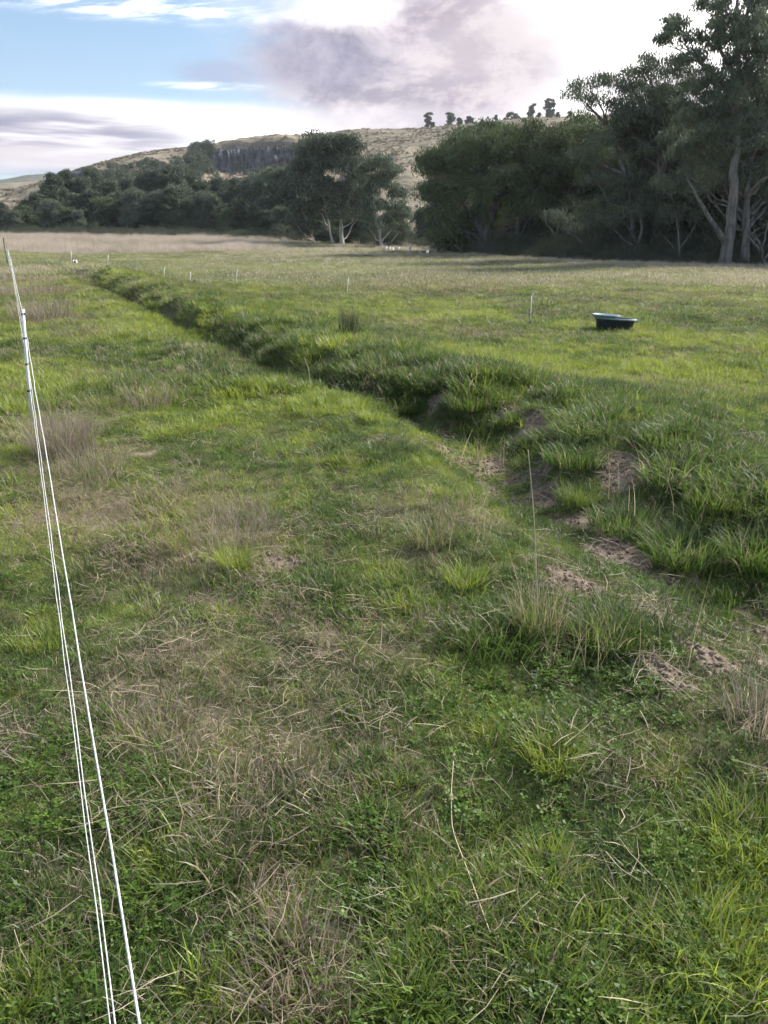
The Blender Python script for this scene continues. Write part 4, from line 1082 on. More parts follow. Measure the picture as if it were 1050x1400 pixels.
def top_at(px, py, B):
    d = ray(px, py); t = (B[0] * d[0] + B[1] * d[1]) / (d[0] ** 2 + d[1] ** 2); p = EYE + d * t; return p - B
P1 = at(43, 576); T1 = top_at(31, 423, P1)
P2 = at(17, 383); T2 = top_at(14.5, 352, P2)
P3 = at(10.5, 362); T3 = top_at(4, 325, P3)
P2b = at(14, 372); T2b = top_at(11, 341, P2b)
print('fence', P1, T1, P2, T2, P3, T3)
H1 = [T1[2] * f for f in (.96, .75, .52, .28)]
fence_post(P1, T1, 0, H1, wht, 'nearest white rod of the left fence, standing in brown dead grass')
fence_post(P2, T2, 0, [T2[2] * f for f in (.95, .6, .3)], wht, 'second white rod along the left fence, far off')
fence_post(P2b, T2b, 0, [T2b[2] * f for f in (.95, .6)], wht, 'third white rod along the left fence just before the black post')
def star_post():
    root = link('star_post', None, loc=P3); mb = MB()
    for k in range(3):
        a = k * 2.094 + .4; u = np.array([math.cos(a), math.sin(a), 0]); w = np.array([-u[1], u[0], 0]) * .0035
        V = [-w, w, u * .035 + w, u * .035 - w]; V = [np.array(v) + np.array([0, 0, -.2]) for v in V] + [np.array(v) + T3 for v in V]
        mb.add(V, [(0, 1, 2, 3), (4, 7, 6, 5), (0, 4, 5, 1), (1, 5, 6, 2), (2, 6, 7, 3), (3, 7, 4, 0)])
    mb.build('shaft', blk, root, smooth=False)
    for f in (.9, .7, .5, .3):
        m2 = MB(); c = T3 * f; m2.tube([c - np.array([.03, 0, .0]), c + np.array([.045, 0, 0])], .022, 8); m2.build('insulator', insul, root)
    tag(root, 'black steel post standing at the far left end of the wire fence', 'fence post', 'posts of the wire fence on the left')
star_post()
# post just behind the photographer, which carries the near ends of the wires
dirf = (P1[:2] / np.linalg.norm(P1[:2]))
PB = np.array([-dirf[0] * 1.4, -dirf[1] * 1.4, 0]); PB[2] = float(terrain(PB[0], PB[1]))
def wire(pts, rad, label):
    mb = MB(); P = []
    for a, b in zip(pts[:-1], pts[1:]):
        a, b = np.array(a), np.array(b); L = np.linalg.norm(b - a); n = max(6, int(L / .25)); t = np.linspace(0, 1, n, endpoint=False)[:, None]
        q = a + (b - a) * t; q[:, 2] -= 4 * .0022 * L * t[:, 0] * (1 - t[:, 0]) * min(L, 9) / 3; P.append(q)
    P.append(np.array([pts[-1]])); P = np.vstack(P)
    rr = 0.0011 + 0.00019 * np.linalg.norm(P, axis=1)
    P[1:-1] += R(int(rad * 100)).randn(len(P) - 2, 3) * .0012
    mb.tube(P, np.minimum(rr * rad, .006), 6)
    # twisted strands
    s = np.concatenate([[0], np.cumsum(np.linalg.norm(np.diff(P, axis=0), axis=1))]); near = s < 6
    m = int(min(s[-1], 6) / .006); ss = np.linspace(0, min(s[-1], 6), m); Q = np.stack([np.interp(ss, s, P[:, k]) for k in range(3)], 1)
    d = P[1] - P[0]; d /= np.linalg.norm(d); u = np.cross(d, [0, 0, 1.]); u /= np.linalg.norm(u); v = np.cross(u, d)
    for ph in (0, pi):
        a = ss * 260 + ph; off = (np.cos(a)[:, None] * u + np.sin(a)[:, None] * v) * .0008 * rad
        mb.tube(Q + off, .0008 * rad, 4)
    o = mb.build('fence_wire', wirem); tag(o, label, 'fence wire', 'wires of the fence on the left')
def thr(px, py, z): 
    q = plane_hit(px, py, z); return q
def ext(a, b, L):
    a, b = np.array(a), np.array(b); d = (a - b) / np.linalg.norm(a - b); return a + d * L
for (px, py, z, f1, rad, lab) in [(190, 1396, .86, .96, 1.15, 'rightmost and thickest white wire of the fence running down the left side'),
                                  (157, 1396, .60, .75, .85, 'middle thin white wire of the fence on the left'),
                                  (150, 1396, .36, .52, .85, 'leftmost thin white wire of the fence, low to the grass')]:
    n0 = thr(px, py, z); a1 = P1 + T1 * f1; a2 = P2 + T2 * min(f1, .95); a2b = P2b + T2b * min(f1, .95); a3 = P3 + T3 * f1 * .8
    wire([ext(n0, a1, 1.9), n0 * 1.0, a1, a2, a2b, a3], rad, lab)
Tb = np.array([0, 0, 1.0]); 
_e = ext(thr(190, 1396, .86), P1 + T1 * .96, 1.9); PB = np.array([_e[0], _e[1], float(terrain(_e[0], _e[1]))])
fence_post(PB, np.array([0, 0, max(_e[2] - PB[2] + .05, .9)]), 0, [.86, .6, .36], wht, 'white rod of the left fence right behind the viewer')

# white tread-in posts across the paddock
G6 = 'white tread-in posts across the paddock'
for (bx, by, tx, ty, lb) in [(725, 444, 727, 404, 'nearest white tread-in post, out in the paddock left of the water trough'), (474, 411, 476, 381, 'white tread-in post in mid paddock above the clump of rushes'), (323, 390, 324, 370, 'white tread-in post left of centre, first past the ditch bend'),
                             (260, 389, 260.5, 372, 'thin white tread-in post just left of another, by the trampled ground'), (224, 382, 225, 367, 'thin white tread-in post at the edge of the dark trampled ground'), (147, 366, 148, 349, 'far white tread-in post near the dead grass strip'),
                             (97, 362, 97.5, 345, 'far left white tread-in post beside the ditch')]:
    B = at(bx, by); T = top_at(tx, ty, B); root = link('tread_in_post', None, loc=B)
    rr = min(.011, .006 + .0001 * np.linalg.norm(B) * 2)
    mb = MB(); mb.tube([(0, 0, -.05), T * .5, T], rr, 6); mb.tube([T, T + np.array([.03, 0, .015]), T + np.array([.03, 0, .04]), T + np.array([.0, 0, .045])], rr * .7, 6); mb.build('shaft', wht, root)
    m2 = MB(); m2.tube([(-.05, 0, .05), (.07, 0, .05)], .008, 6); m2.tube([(0, 0, -.02), (0, 0, .12)], rr + .004, 6); m2.build('foot', insul, root)
    tag(root, lb, 'post', G6)
# energiser reel by the far left post
B = at(99.5, 363)
root = link('fence_reel', None, loc=B + np.array([.15, 0, .18])); mb = MB()
th = [(-.13, 0, 0), (-.11, 0, 0)]
mb.tube([(-.1, 0, 0), (.1, 0, 0)], .09, 14); mb.build('drum', insul, root); root.scale = (.6, .6, .6)
m2 = MB(); m2.tube([(-.12, 0, 0), (-.10, 0, 0)], .16, 18); m2.tube([(.10, 0, 0), (.12, 0, 0)], .16, 18); m2.tube([(0, 0, 0), (0, 0, .30), (.05, 0, .34)], .015, 6); m2.build('flange', wht, root)
tag(root, 'small black and white fence reel hanging by the far left post', 'fence reel')

# tree guards
G7 = 'white tree guards at the foot of the centre trees'
for i, (px, py, h) in enumerate([(528, 342, .55), (533, 342.5, .5), (537, 343, .5), (545, 343.3, .55), (560, 345, .8), (574, 346.5, .3), (584, 347.5, .45)]):
    B = at(px, py); mb = MB(); n = 4
    V = []; k = 12
    for z in (0, h):
        for rr in (.16, .15):
            for j in range(k): a = j * 2 * pi / k; V.append((rr * math.cos(a) * (1 + .1 * math.cos(3 * a)), rr * math.sin(a), z))
    F = []
    for j in range(k):
        j2 = (j + 1) % k
        F += [(j, j2, 2 * k + j2, 2 * k + j), (k + j2, k + j, 3 * k + j, 3 * k + j2), (2 * k + j, 2 * k + j2, 3 * k + j2, 3 * k + j)]
    mb.add(V, F); root = link('tree_guard', None, loc=B); root.scale = (.75, .75, .75); mb.build('sleeve', wht, root)
    st = MB(); st.tube([(.17, 0, -.1), (.17, 0, h + .15)], .015, 5); st.build('stake', M['bark_pale'], root)
    tag(root, 'white plastic tree guard in the little cluster beyond the paddock' if i < 4 else ['tallest white tree guard standing alone right of the cluster', 'short stubby tree guard, second from the right end', 'last white tree guard at the right, near the big dark tree'][i - 4], 'tree guard', G7)

# ------------------------------------------------------------------ water trough
def loft(mb, rings):
    k = len(rings[0]); V = [p for r in rings for p in r]; F = []
    for i in range(len(rings) - 1):
        for j in range(k):
            j2 = (j + 1) % k; F.append((i * k + j, i * k + j2, (i + 1) * k + j2, (i + 1) * k + j))
    mb.add(V, F); return F
def oval(a, b, z, k=40, tiltx=0., cx=0., rib=0.):
    out_ = []
    for j in range(k):
        t = 2 * pi * j / k; c, s = math.cos(t), math.sin(t); e = 2 / 2.6
        x = a * math.copysign(abs(c) ** e, c); y = b * math.copysign(abs(s) ** e, s); q = 1 + rib * math.cos(20 * t)
        out_.append((cx + x * q, y * q, z + tiltx * (cx + x)))
    return out_
def trough():
    B = at(839, 451); ang = -math.atan2(B[0], B[1])
    root = link('water_trough', None, loc=B); root.rotation_euler = (radians(-2), radians(3), ang + .06)
    dark = solid('dark_green_plastic', (.018, .026, .034), .42, .5, var=.25, scale=9)
    pale = solid('blue_grey_plastic', (.22, .30, .335), .5, .4, var=.12, scale=12)
    rimm = solid('worn_blue_rim', (.20, .265, .28), .45, .5, var=.15, scale=14)
    mb = MB(); a, b, H = .43, .30, .215
    loft(mb, [oval(.01, .01, .0), oval(a * .84, b * .82, .0), oval(a * .86, b * .84, .02, rib=.012), oval(a * .92, b * .92, .16, rib=.014), oval(a * .95, b * .95, H - .03, rib=.01), oval(a * .97, b * .97, H), oval(a * .92, b * .91, H), oval(a * .86, b * .84, .05), oval(a * .8, b * .78, .035), oval(.01, .01, .035)])
    mb.build('tub', dark, root)
    r = MB(); loft(r, [oval(a * .955, b * .955, H - .012), oval(a * 1.03, b * 1.04, H - .012), oval(a * 1.05, b * 1.06, H + .004), oval(a * 1.03, b * 1.04, H + .02), oval(a * .95, b * .945, H + .022), oval(a * .925, b * .91, H + .006), oval(a * .955, b * .955, H - .012)]); r.build('rim', rimm, root)
    w = MB(); w.add(oval(a * .89, b * .87, .17) + [(0, 0, .17)], [(j, (j + 1) % 40, 40) for j in range(40)])
    wm, e = material('still_water'); p = e.n('ShaderNodeBsdfPrincipled'); p.inputs['Base Color'].default_value = (.02, .03, .03, 1); p.inputs['Roughness'].default_value = .04; out(e, p.outputs[0])
    w.build('water', wm, root, smooth=False)
    c = MB(); cx = -.20; h0 = H + .0
    loft(c, [oval(.255, .30, h0 - .0, cx=cx), oval(.275, .325, h0 + .055, cx=cx), oval(.295, .345, h0 + .06, cx=cx), oval(.295, .345, h0 + .075, cx=cx), oval(.262, .31, h0 + .075, cx=cx), oval(.245, .29, h0 + .04, cx=cx), oval(.01, .01, h0 + .035, cx=cx)])
    cv = c.build('cover', pale, root); 
    tag(root, 'oval dark plastic water trough with a pale blue grey tray over its left end', 'water trough')
trough()

# ------------------------------------------------------------------ single tussocks, rushes and stalks
def tussock_mat(name, **k): return None
TM = {}
def tmat(name, dark, mid, bright, straw, tint, dry):
    m, e = material(name)
    rnd = e.attr('rnd'); h = e.attr('h')
    rj = e.m('MULTIPLY_ADD', e.m('SUBTRACT', rnd, .5), .5, tint)
    g = e.mix(e.mr(rj, 0, .5, smooth=False), dark, mid); g = e.mix(e.mr(rj, .5, 1.05, smooth=False), g, bright)
    g = e.mix(e.mr(h, .6, 1.0, 0, .16), g, straw)
    rn2 = e.m('FRACT', e.m('MULTIPLY', rnd, 37.7))
    s = e.mix(rn2, tuple(v * .55 for v in straw), tuple(v * 1.25 for v in straw))
    leaf_shader(e, e.mix(e.mr(e.m('SUBTRACT', dry, rnd), -.03, .03), g, s), .5, .025)
    return m
gd, gm, gb = (.062, .110, .022), (.122, .195, .032), (.315, .385, .050)
TM['bright'] = tmat('bright_tussock', gd, gm, gb, STRAW, .85, .08)
TM['green'] = tmat('green_tussock', gd, gm, gb, STRAW, .45, .10)
TM['deep'] = tmat('deep_green_tussock', (.065, .118, .028), (.118, .195, .034), (.25, .34, .048), STRAW, .3, .10)
TM['brown'] = tmat('brown_dead_tussock', gd, gm, gb, (.33, .275, .21), .3, .93)
TM['mixed'] = tmat('half_dead_tussock', gd, gm, gb, STRAW, .4, .45)
TM['rush'] = tmat('dark_rush', (.03, .045, .02), (.05, .07, .03), (.08, .10, .04), (.12, .10, .07), .3, .35)
TM['stalk'] = tmat('pale_stalk', gd, gm, gb, (.42, .35, .23), .3, 1.0)

def tussock(seed, px, py, n, rad, hmin, hmax, wid, mat, label, name='grass_tussock', cat='grass tussock', group=None, lean=.55, curl=1.0, seg=6, stems=None):
    B = at(px, py); rs = R(seed)
    parts = [blades(rs, n, rad, hmin, hmax, wid, lean, curl, seg)]
    V, F, H, Rn = join(parts)
    o = link(name, mesh(name, V, F, {'h': H, 'rnd': Rn}), TM[mat], loc=B)
    tag(o, label, cat, group); return o
TG = 'grass tussocks standing out of the pasture'
TL = [
 (322, 778, 170, .08, .10, .24, .006, 'bright', 'bright yellow green tussock beside bare straw, right of the wires'),
 (752, 1200, 130, .06, .07, .20, .005, 'bright', 'bright green tussock beside a small patch of bare earth near the bottom'),
 (755, 1045, 170, .08, .08, .22, .005, 'bright', 'bright upright tussock in the lower right, above the bare earth patch'),
 (636, 800, 150, .09, .08, .22, .005, 'bright', 'pale green tussock on the near bank left of the tall dry stalks'),
 (60, 880, 150, .12, .06, .15, .005, 'bright', 'low bright tuft left of the fence wires'),
 (218, 838, 120, .12, .05, .13, .005, 'bright', 'flat bright tuft just right of the fence wires'),
 (490, 975, 110, .08, .05, .13, .004, 'green', 'small green tuft in the middle of the near grass'),
 (555, 1372, 120, .06, .08, .20, .006, 'green', 'broad bladed clump cut by the bottom edge of the picture'),
 (975, 1320, 190, .14, .08, .24, .006, 'bright', 'big loose clump of broad bright blades in the bottom right corner'),
 (1030, 1160, 190, .14, .08, .24, .006, 'bright', 'long arching bright grass at the right edge below the ditch'),
 (20, 1385, 130, .06, .06, .16, .005, 'bright', 'bright tuft in the bottom left corner'),
 (645, 555, 420, .26, .12, .30, .008, 'green', 'big rounded tussock crowning the bank, middle of the ditch'),
 (548, 560, 380, .26, .12, .28, .008, 'deep', 'rounded tussock on the bank left of the big crowning one'),
 (690, 548, 240, .18, .12, .26, .008, 'green', 'tussock on top of the bank beside the bare reddish soil'),
 (785, 632, 360, .24, .12, .28, .008, 'deep', 'mop headed tussock on the bank right of the bare ditch floor'),
 (790, 685, 260, .14, .10, .22, .007, 'green', 'small domed tussock right above the ditch floor'),
 (510, 575, 120, .10, .08, .16, .007, 'bright', 'small bright tuft by the narrow part of the ditch'),
 (440, 560, 300, .28, .07, .15, .007, 'bright', 'glowing lime green patch of grass on the near lip of the ditch'),
 (850, 725, 300, .20, .14, .32, .009, 'deep', 'coarse drooping tussock on the right bank above the ditch'),
 (935, 765, 340, .22, .16, .36, .010, 'deep', 'large coarse dark green tussock on the right bank near the edge'),
 (1035, 770, 340, .20, .16, .36, .010, 'deep', 'large coarse tussock cut by the right edge of the picture'),
 (980, 690, 260, .2, .12, .26, .008, 'green', 'tussock on the top of the right bank with dry stems'),
 (910, 612, 240, .2, .10, .24, .008, 'green', 'tussock beyond the pale bare soil on the bank'),
 (985, 635, 220, .14, .10, .26, .006, 'deep', 'dark bluish tuft standing alone beyond the right bank'),
 (415, 466, 260, .20, .12, .26, .009, 'deep', 'dark dome shaped tussock left of the rushes'),
 (592, 745, 200, .12, .10, .22, .006, 'mixed', 'tussock with many dead blades on the near bank'),
 (680, 880, 260, .22, .10, .28, .007, 'deep', 'dark drooping tussock left of the tall dry stalks'),
 (733, 868, 240, .09, .12, .32, .005, 'mixed', 'leafy green tussock at the foot of the tall straw stalks'),
 (830, 880, 200, .14, .10, .26, .006, 'green', 'tussock between the tall dry stalks and the bare earth'),
 (250, 570, 120, .16, .06, .14, .006, 'green', 'green tuft among fine dead stems left of centre'),
 (150, 556, 150, .14, .08, .17, .006, 'green', 'green tuft right of the big brown dead clump'),
]
for i, (px, py, n, rad, a, b, w, mt, lb) in enumerate(TL):
    n = int(n * 1.5); w = w * .68; b = b * (.85 if mt != 'deep' else .75)
    tussock(400 + i, px, py, n, rad, a, b, w, mt, lb, group=TG)
def bank_row():
    rs = R(612); ms = []
    for k in range(5):
        V, F, H, Rn = blades(R(620 + k), 300, .20, .07, .22, .0055, 1.0, 1.3, 5)
        V[:, 2] += .05 * np.exp(-(V[:, 0] ** 2 + V[:, 1] ** 2) / .02) * (V[:, 2] > 0)
        ms.append(mesh('grass_tussock', V, F, {'h': H, 'rnd': Rn}))
        ms[-1].materials.append(TM['deep' if k % 2 else 'green'])
    seg = np.linalg.norm(np.diff(DITCH, axis=0), axis=1); cum = np.concatenate([[0], np.cumsum(seg)])
    for k in range(64):
        u = k / 63; px = np.interp(u, [0, .35, .7, 1], [900, 560, 330, 140]) + rs.randn() * 14
        py = np.interp(px, [140, 160, 235, 330, 430, 560, 635, 700, 735, 835, 925], [404, 414, 456, 503, 556, 603, 636, 690, 722, 783, 846])
        q = plane_hit(px, py, -.36)
        i = int(np.argmin(np.hypot(DITCH[:-1, 0] - q[0], DITCH[:-1, 1] - q[1]))); d = DITCH[min(i + 1, len(DITCH) - 1)] - DITCH[max(i - 1, 0)]; d /= np.linalg.norm(d)
        nrm = np.array([d[1], -d[0]]); off = .55 + 1.0 * rs.rand()
        x, y = q[0] + nrm[0] * off, q[1] + nrm[1] * off; dist = math.hypot(x, y); sc = (.75 + .7 * rs.rand()) * (1 + .5 * sstep(8, 20, dist))
        if dirt_f(np.array([x]), np.array([y]))[0] > .3: continue
        o = link('grass_tussock', ms[rs.randint(5)], loc=(x, y, float(terrain(x, y)) - .01)); o.rotation_euler = (0, 0, rs.rand() * 6.28); o.scale = (sc, sc, sc * (.8 + .3 * rs.rand()))
        tag(o, 'low rounded tussock in the row lining the far bank of the ditch', 'grass tussock', 'rounded tussocks lining the far bank of the ditch')
bank_row()
tussock(450, 477, 462, 120, .15, .28, .55, .008, 'rush', 'dark upright clump of rushes on the far side of the ditch', 'rush_clump', 'rushes', lean=.12, curl=.12)
for i, (px, py, n, rad, a, b, lb) in enumerate([(88, 622, 800, .22, .22, .55, 'big brown dead clump beside the nearest white fence rod'), (128, 650, 350, .25, .12, .34, 'lower right shoulder of dead grass beside the big brown clump'), (60, 436, 500, .6, .25, .6, 'brown dead clump beside the fence, farther off'),
                                              (45, 405, 500, .9, .25, .6, 'long heap of brown dead grass far along the fence'), (205, 558, 200, .22, .15, .36, 'fine upright dead stems left of the ditch'), (320, 735, 260, .25, .12, .34, 'thin brown dead stems behind the bright yellow green tussock'),
                                              (400, 1345, 240, .12, .07, .20, 'brown dead clump at the bottom near the centre'), (230, 1010, 260, .18, .06, .18, 'flattened brown dead clump right of the wires'), (1045, 1000, 160, .12, .15, .32, 'dry brown stems at the right edge below the bare earth')]):
    tussock(460 + i, px, py, n, rad, a, b, .0032 if py > 500 else .008, 'brown', lb, 'dead_grass_clump', 'dead grass', 'brown dead grass clumps', lean=.45, curl=.7)
def weed():
    V, F, H, Rn = leaflets(R(640), 110, .07, .04, .009); m, e = material('pale_weed_leaf'); rn = e.attr('rnd')
    leaf_shader(e, e.mix(rn, (.15, .23, .09), (.30, .36, .19)), .3, .02)
    o = link('weed_patch', mesh('weed_patch', V, F, {'h': H, 'rnd': Rn}), m, loc=at(728, 1352)); tag(o, 'patch of pale grey green small leaved weed at the bottom right of centre', 'weed')
weed()
# tall dry stalks on the ditch lip
def stalks(seed, px, py, n, rad, a, b, label, name='dry_stalks', w=.0015, lean=.3, curl=.5):
    B = at(px, py); rs = R(seed); V, F, H, Rn = blades(rs, n, rad, a, b, w, lean, curl, 6)
    hd = []
    o = link(name, mesh(name, V, F, {'h': H, 'rnd': Rn}), TM['stalk'], loc=B); tag(o, label, 'dry stalks', 'upright dry stalks'); return o
stalks(500, 735, 868, 42, .09, .25, .58, 'tall clump of upright straw stalks on the lip of the ditch')
stalks(501, 790, 900, 60, .16, .14, .42, 'fine upright straw stalks just right of the tallest stalk clump')
stalks(502, 660, 640, 16, .25, .2, .45, 'scattered fine stalks over the bare ditch floor', w=.004)
stalks(503, 895, 880, 16, .25, .2, .42, 'few thin stalks over the bare earth on the right', w=.002)
stalks(504, 905, 690, 22, .4, .25, .5, 'thin pale stalks on the right bank', w=.004)
stalks(505, 620, 735, 45, .25, .10, .30, 'short straw stalks on the near lip above the pale tussock', w=.0022)
def stalk_line(pts, rad, label, lift=.03, seedhead=False):
    P = []
    for p in pts:
        q = at(p[0], p[1]) if len(p) == 2 else None
        if q is None:
            B = at(pts[0][0], pts[0][1]); q = B + top_at(p[0], p[1], B)
        else: q = q + np.array([0, 0, lift])
        P.append(q)
    P = np.array(P); B = P[0].copy(); P = P - B; n = len(P); s = np.linspace(0, n - 1, n * 4)
    P = np.stack([np.interp(s, np.arange(n), P[:, k]) for k in range(3)], 1); P[1:-1] = .25 * P[:-2] + .5 * P[1:-1] + .25 * P[2:]
    mb = MB(); mb.tube(P, np.linspace(rad, rad * .55, len(P)), 6)
    o = mb.build('dry_stalk', M['stalk'], loc=B); tag(o, label, 'dry stalk', 'single dry stalks'); return o
M['stalk'] = solid('straw_stalk', (.55, .46, .32), .6, .3, var=.2, scale=40)
stalk_line([(668, 1302), (640, 1215), (617, 1150), (616, 1105), (619, 1066)], .0016, 'long pale stalk lying in the grass from the lower middle', .05)
stalk_line([(720, 1275), (775, 1300), (830, 1345)], .0022, 'thick pale stalk lying near the bottom right of centre', .045)
stalk_line([(790, 1297), (850, 1303), (885, 1315)], .0017, 'pale stalk lying right of the thick one near the bottom', .05)
stalk_line([(820, 1222), (850, 1258), (882, 1292)], .0013, 'thin pale stalk slanting down right of the bare earth patch', .05)
stalk_line([(825, 1190), (845, 1210), (872, 1232)], .0014, 'short pale stalk right beside the bare earth patch', .05)
stalk_line([(560, 1146), (590, 1160), (612, 1170)], .0014, 'short stalk pointing at the bend of the long lying stalk', .05)
stalk_line([(235, 1072), (255, 1080), (275, 1086)], .0022, 'short thick straw lying right of the wires', .05)
stalk_line([(735, 868), (730, 700, 1), (722, 615, 1)], .0026, 'tallest single stalk rising from the straw clump on the ditch lip')
stalk_line([(425, 535), (422, 505, 1), (416, 488, 1)], .004, 'lone pale stalk rising out of the narrow part of the ditch')
stalk_line([(727, 950), (732, 930, 1), (736, 912, 1)], .0016, 'pale broken stalk below the tall straw clump')

# ------------------------------------------------------------------ sky, sun, camera
SUN_AZ, SUN_EL = radians(56), radians(37)
def world():
    w = bpy.data.worlds.new('World'); SC.world = w; w.use_nodes = True; nt = w.node_tree; nt.nodes.clear(); e = NT(nt)
    sky = e.n('ShaderNodeTexSky', sky_type='NISHITA', sun_disc=False, sun_elevation=SUN_EL, sun_rotation=SUN_AZ, air_density=1.0, dust_density=.6, ozone_density=1.6)
    bg = e.n('ShaderNodeBackground'); nt.links.new(sky.outputs[0], bg.inputs[0]); bg.inputs[1].default_value = .075
    G = e.n('ShaderNodeTexCoord').outputs['Generated']
    sp = e.n('ShaderNodeSeparateXYZ'); nt.links.new(G, sp.inputs[0])
    az = e.m('ARCTAN2', sp.outputs[0], sp.outputs[1])                      # bearing, 0 = straight ahead
    hz = e.m('SQRT', e.m('ADD', e.m('POWER', sp.outputs[0], 2.0), e.m('POWER', sp.outputs[1], 2.0)))
    el = e.m('ARCTAN2', sp.outputs[2], hz)
    # cloud plane coordinates: clouds flatten towards the horizon
    zc = e.m('ADD', e.m('MAXIMUM', sp.outputs[2], 0.0), .12)
    cp = e.xyz(e.m('DIVIDE', sp.outputs[0], zc), e.m('DIVIDE', sp.outputs[1], zc), 0.0)
    ae = e.xyz(az, el, 0.0); aes = e.xyz(az, e.m('MULTIPLY', el, 3.6), 0.0)
    nA = e.noise(aes, 3.2, 3, .62, 0.); nB = e.noise(e.xyz(az, e.m('MULTIPLY', el, 1.7), 0.0), 9.0, 6, .66, .25); nC = e.noise(cp, 1.1, 4, .6, 0.); nS = e.noise(e.xyz(az, e.m('MULTIPLY', el, 11.0), 0.0), 5.0, 3, .6, 0.)
    nS2 = e.noise(e.xyz(az, e.m('MULTIPLY', e.m('SUBTRACT', el, e.m('MULTIPLY', az, .12)), 7.0), 0.0), 16.0, 4, .65, .2)
    def ell(px, py, w_, h_, soft, jit=.5):
        d = ray(px, py); a0 = math.atan2(d[0], d[1]); e0 = math.atan2(d[2], math.hypot(d[0], d[1]))
        u = e.m('DIVIDE', e.m('SUBTRACT', az, a0), w_ / 1050.0); v = e.m('DIVIDE', e.m('SUBTRACT', el, e0), h_ / 1050.0)
        q = e.m('SQRT', e.m('ADD', e.m('MULTIPLY', u, u), e.m('MULTIPLY', v, v)))
        q = e.m('ADD', q, e.m('MULTIPLY', e.m('SUBTRACT', e.m('ADD', e.m('MULTIPLY', nA, .6), e.m('MULTIPLY', nB, .4)), .5), -jit * 2))
        return e.mr(q, 1 - soft, 1 + soft, 1., 0.)
    def elb(px, py, w_, h_, soft, jit=.5): return ell(px, py, w_, h_, soft, jit)
    ems = e.n('ShaderNodeBackground'); ems.inputs[1].default_value = 1.0
    EX = WEX
    def C(r, g, b): return (r * EX, g * EX, b * EX)
    # composite, far to near
    clear = e.mix(e.mr(el, .0, .42), C(.36, .49, .63), C(.085, .215, .40))
    cov = e.mr(nC, .46, .62)                                                  # scattered cloud elsewhere
    front = e.m('MULTIPLY', e.mr(az, -.75, -.60), e.m('SUBTRACT', 1.0, e.mr(el, .40, .60)))
    cov = e.m('MULTIPLY', cov, e.m('SUBTRACT', 1.0, e.m('MULTIPLY', front, 1.0)))
    col = e.mix(cov, clear, e.mix(e.mr(nB, .35, .65), C(.62, .62, .68), C(1.0, .98, .96)))
    fac = cov
    def layer(mask, c):
        nonlocal col, fac
        col = e.mix(mask, col, c); fac = e.m('MAXIMUM', fac, mask)
    white = C(1.45, 1.42, 1.36)
    # broad glare of cloud round the hidden sun on the right
    layer(elb(1040, 60, 500, 330, .34, .34), e.mix(e.mr(nA, .36, .56), C(.56, .53, .55), white))
    layer(elb(690, 0, 170, 60, .5, .7), e.mix(e.mr(nB, .38, .6), C(.82, .80, .84), C(1.2, 1.17, 1.14)))
    # low bright band
    layer(e.m('MULTIPLY', elb(180, 178, 430, 30, .35, .25), .97), C(1.12, 1.09, 1.03))
    # mauve grey cloud
    mv = e.mix(e.mr(nB, .42, .60), C(.215, .18, .235), C(.52, .455, .48))
    layer(e.m('MULTIPLY', elb(560, 90, 200, 82, .34, .85), .95), mv)
    layer(e.m('MULTIPLY', elb(430, 82, 85, 36, .45, .7), .9), e.mix(e.mr(nB, .36, .64), C(.17, .16, .225), C(.32, .30, .37)))
    layer(e.m('MULTIPLY', elb(660, 70, 90, 40, .5, .9), .5), C(.50, .45, .46))
    layer(e.m('MULTIPLY', elb(470, 12, 60, 18, .5, 1.0), .8), C(.95, .92, .90))
    layer(e.m('MULTIPLY', elb(300, 100, 50, 16, .5, .8), .75), C(.27, .30, .42))
    # striped low cloud on the left
    st = e.m('MULTIPLY', elb(60, 190, 170, 36, .45, .4), e.mr(nS, .32, .50, .5, 1.0))
    layer(st, e.mix(e.mr(nS, .42, .62), C(.42, .39, .45), C(.22, .22, .30)))
    layer(e.m('MULTIPLY', elb(30, 215, 140, 12, .5, .5), .7), C(.62, .56, .57))
    # cirrus wisps
    layer(e.m('MULTIPLY', elb(195, 10, 120, 11, .7, 1.3), e.mr(nS2, .40, .60, .1, .85)), C(1.0, 1.02, 1.05))
    layer(e.m('MULTIPLY', elb(285, 118, 55, 4, .7, 1.0), e.mr(nS2, .38, .60, .1, .8)), C(.98, 1.0, 1.02))
    layer(e.m('MULTIPLY', elb(150, 140, 60, 4, .6, .5), .55), C(.95, .98, 1.0))
    layer(e.m('MULTIPLY', elb(520, 160, 120, 12, .6, .5), .5), C(.62, .57, .60))
    nt.links.new(col, ems.inputs[0])
    # clear blue keeps most of the sky texture, cloud replaces it
    mx = e.n('ShaderNodeMixShader'); f2 = e.m('ADD', e.m('MULTIPLY', fac, .55), .45)
    nt.links.new(e.m('MINIMUM', f2, 1.0), mx.inputs[0]); nt.links.new(bg.outputs[0], mx.inputs[1]); nt.links.new(ems.outputs[0], mx.inputs[2])
    o = e.n('ShaderNodeOutputWorld'); nt.links.new(mx.outputs[0], o.inputs[0])
    w.cycles.sampling_method = 'MANUAL' if hasattr(w, 'cycles') else None
    w.cycles.sample_map_resolution = 1024
WEX = 0.75
world()
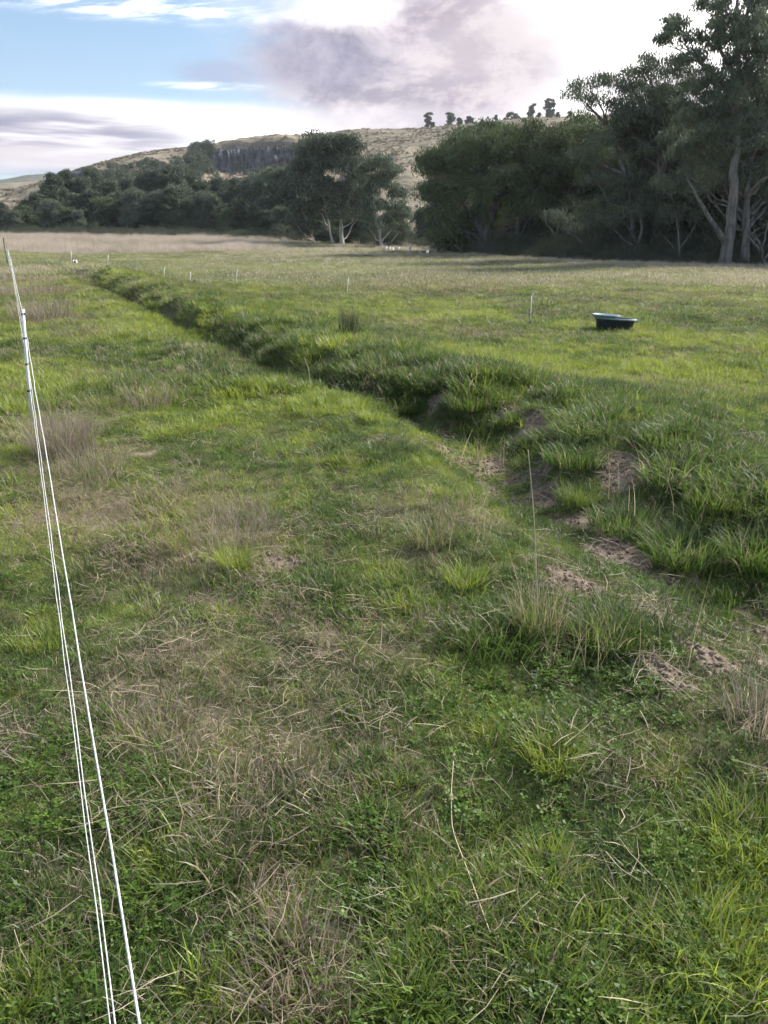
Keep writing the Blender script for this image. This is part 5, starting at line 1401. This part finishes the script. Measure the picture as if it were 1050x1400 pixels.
ld = bpy.data.lights.new('sun', 'SUN'); ld.energy = 4.0; ld.angle = radians(11); ld.color = (1.0, .93, .82)
lo = bpy.data.objects.new('sun', ld); COL.objects.link(lo)
from mathutils import Vector
sd = Vector((math.sin(SUN_AZ) * math.cos(SUN_EL), math.cos(SUN_AZ) * math.cos(SUN_EL), math.sin(SUN_EL)))
lo.rotation_euler = sd.to_track_quat('Z', 'Y').to_euler()

cd = bpy.data.cameras.new('camera'); cam = bpy.data.objects.new('camera', cd); COL.objects.link(cam); SC.camera = cam
cd.sensor_fit = 'VERTICAL'; cd.sensor_height = 24; cd.lens = 18; cd.clip_start = .02; cd.clip_end = 6000
cam.location = tuple(EYE); cam.rotation_euler = (pi / 2 - PITCH, 0, 0)
SC.view_settings.view_transform = 'Standard'; SC.view_settings.look = 'None'; SC.view_settings.exposure = 1.2; SC.view_settings.gamma = 1
SC.cycles.max_bounces = 4; SC.cycles.diffuse_bounces = 2; SC.cycles.glossy_bounces = 1; SC.cycles.transmission_bounces = 3; SC.cycles.use_adaptive_sampling = True; SC.cycles.adaptive_threshold = .04; SC.cycles.caustics_reflective = False; SC.cycles.caustics_refractive = False; SC.cycles.transparent_max_bounces = 4
SC.cycles.use_denoising = True

# ------------------------------------------------------------------ air
def haze():
    me = bpy.data.meshes.new('haze'); x0, x1, y0, y1, z0, z1 = -1500, 1500, -60, 1900, -8, 150
    V = [(x, y, z) for x in (x0, x1) for y in (y0, y1) for z in (z0, z1)]
    me.from_pydata(V, [], [(0, 1, 3, 2), (4, 6, 7, 5), (0, 4, 5, 1), (2, 3, 7, 6), (0, 2, 6, 4), (1, 5, 7, 3)]); me.update()
    m, e = material('pale_air'); v = e.n('ShaderNodeVolumePrincipled'); v.inputs['Color'].default_value = (.85, .90, 1, 1); v.inputs['Density'].default_value = HAZE; v.inputs['Anisotropy'].default_value = .3
    o = e.n('ShaderNodeOutputMaterial'); e.nt.links.new(v.outputs[0], o.inputs['Volume'])
    tag(link('haze', me, m), 'thin pale evening haze in the valley air', 'haze', kind='stuff')
HAZE = .00014
haze()
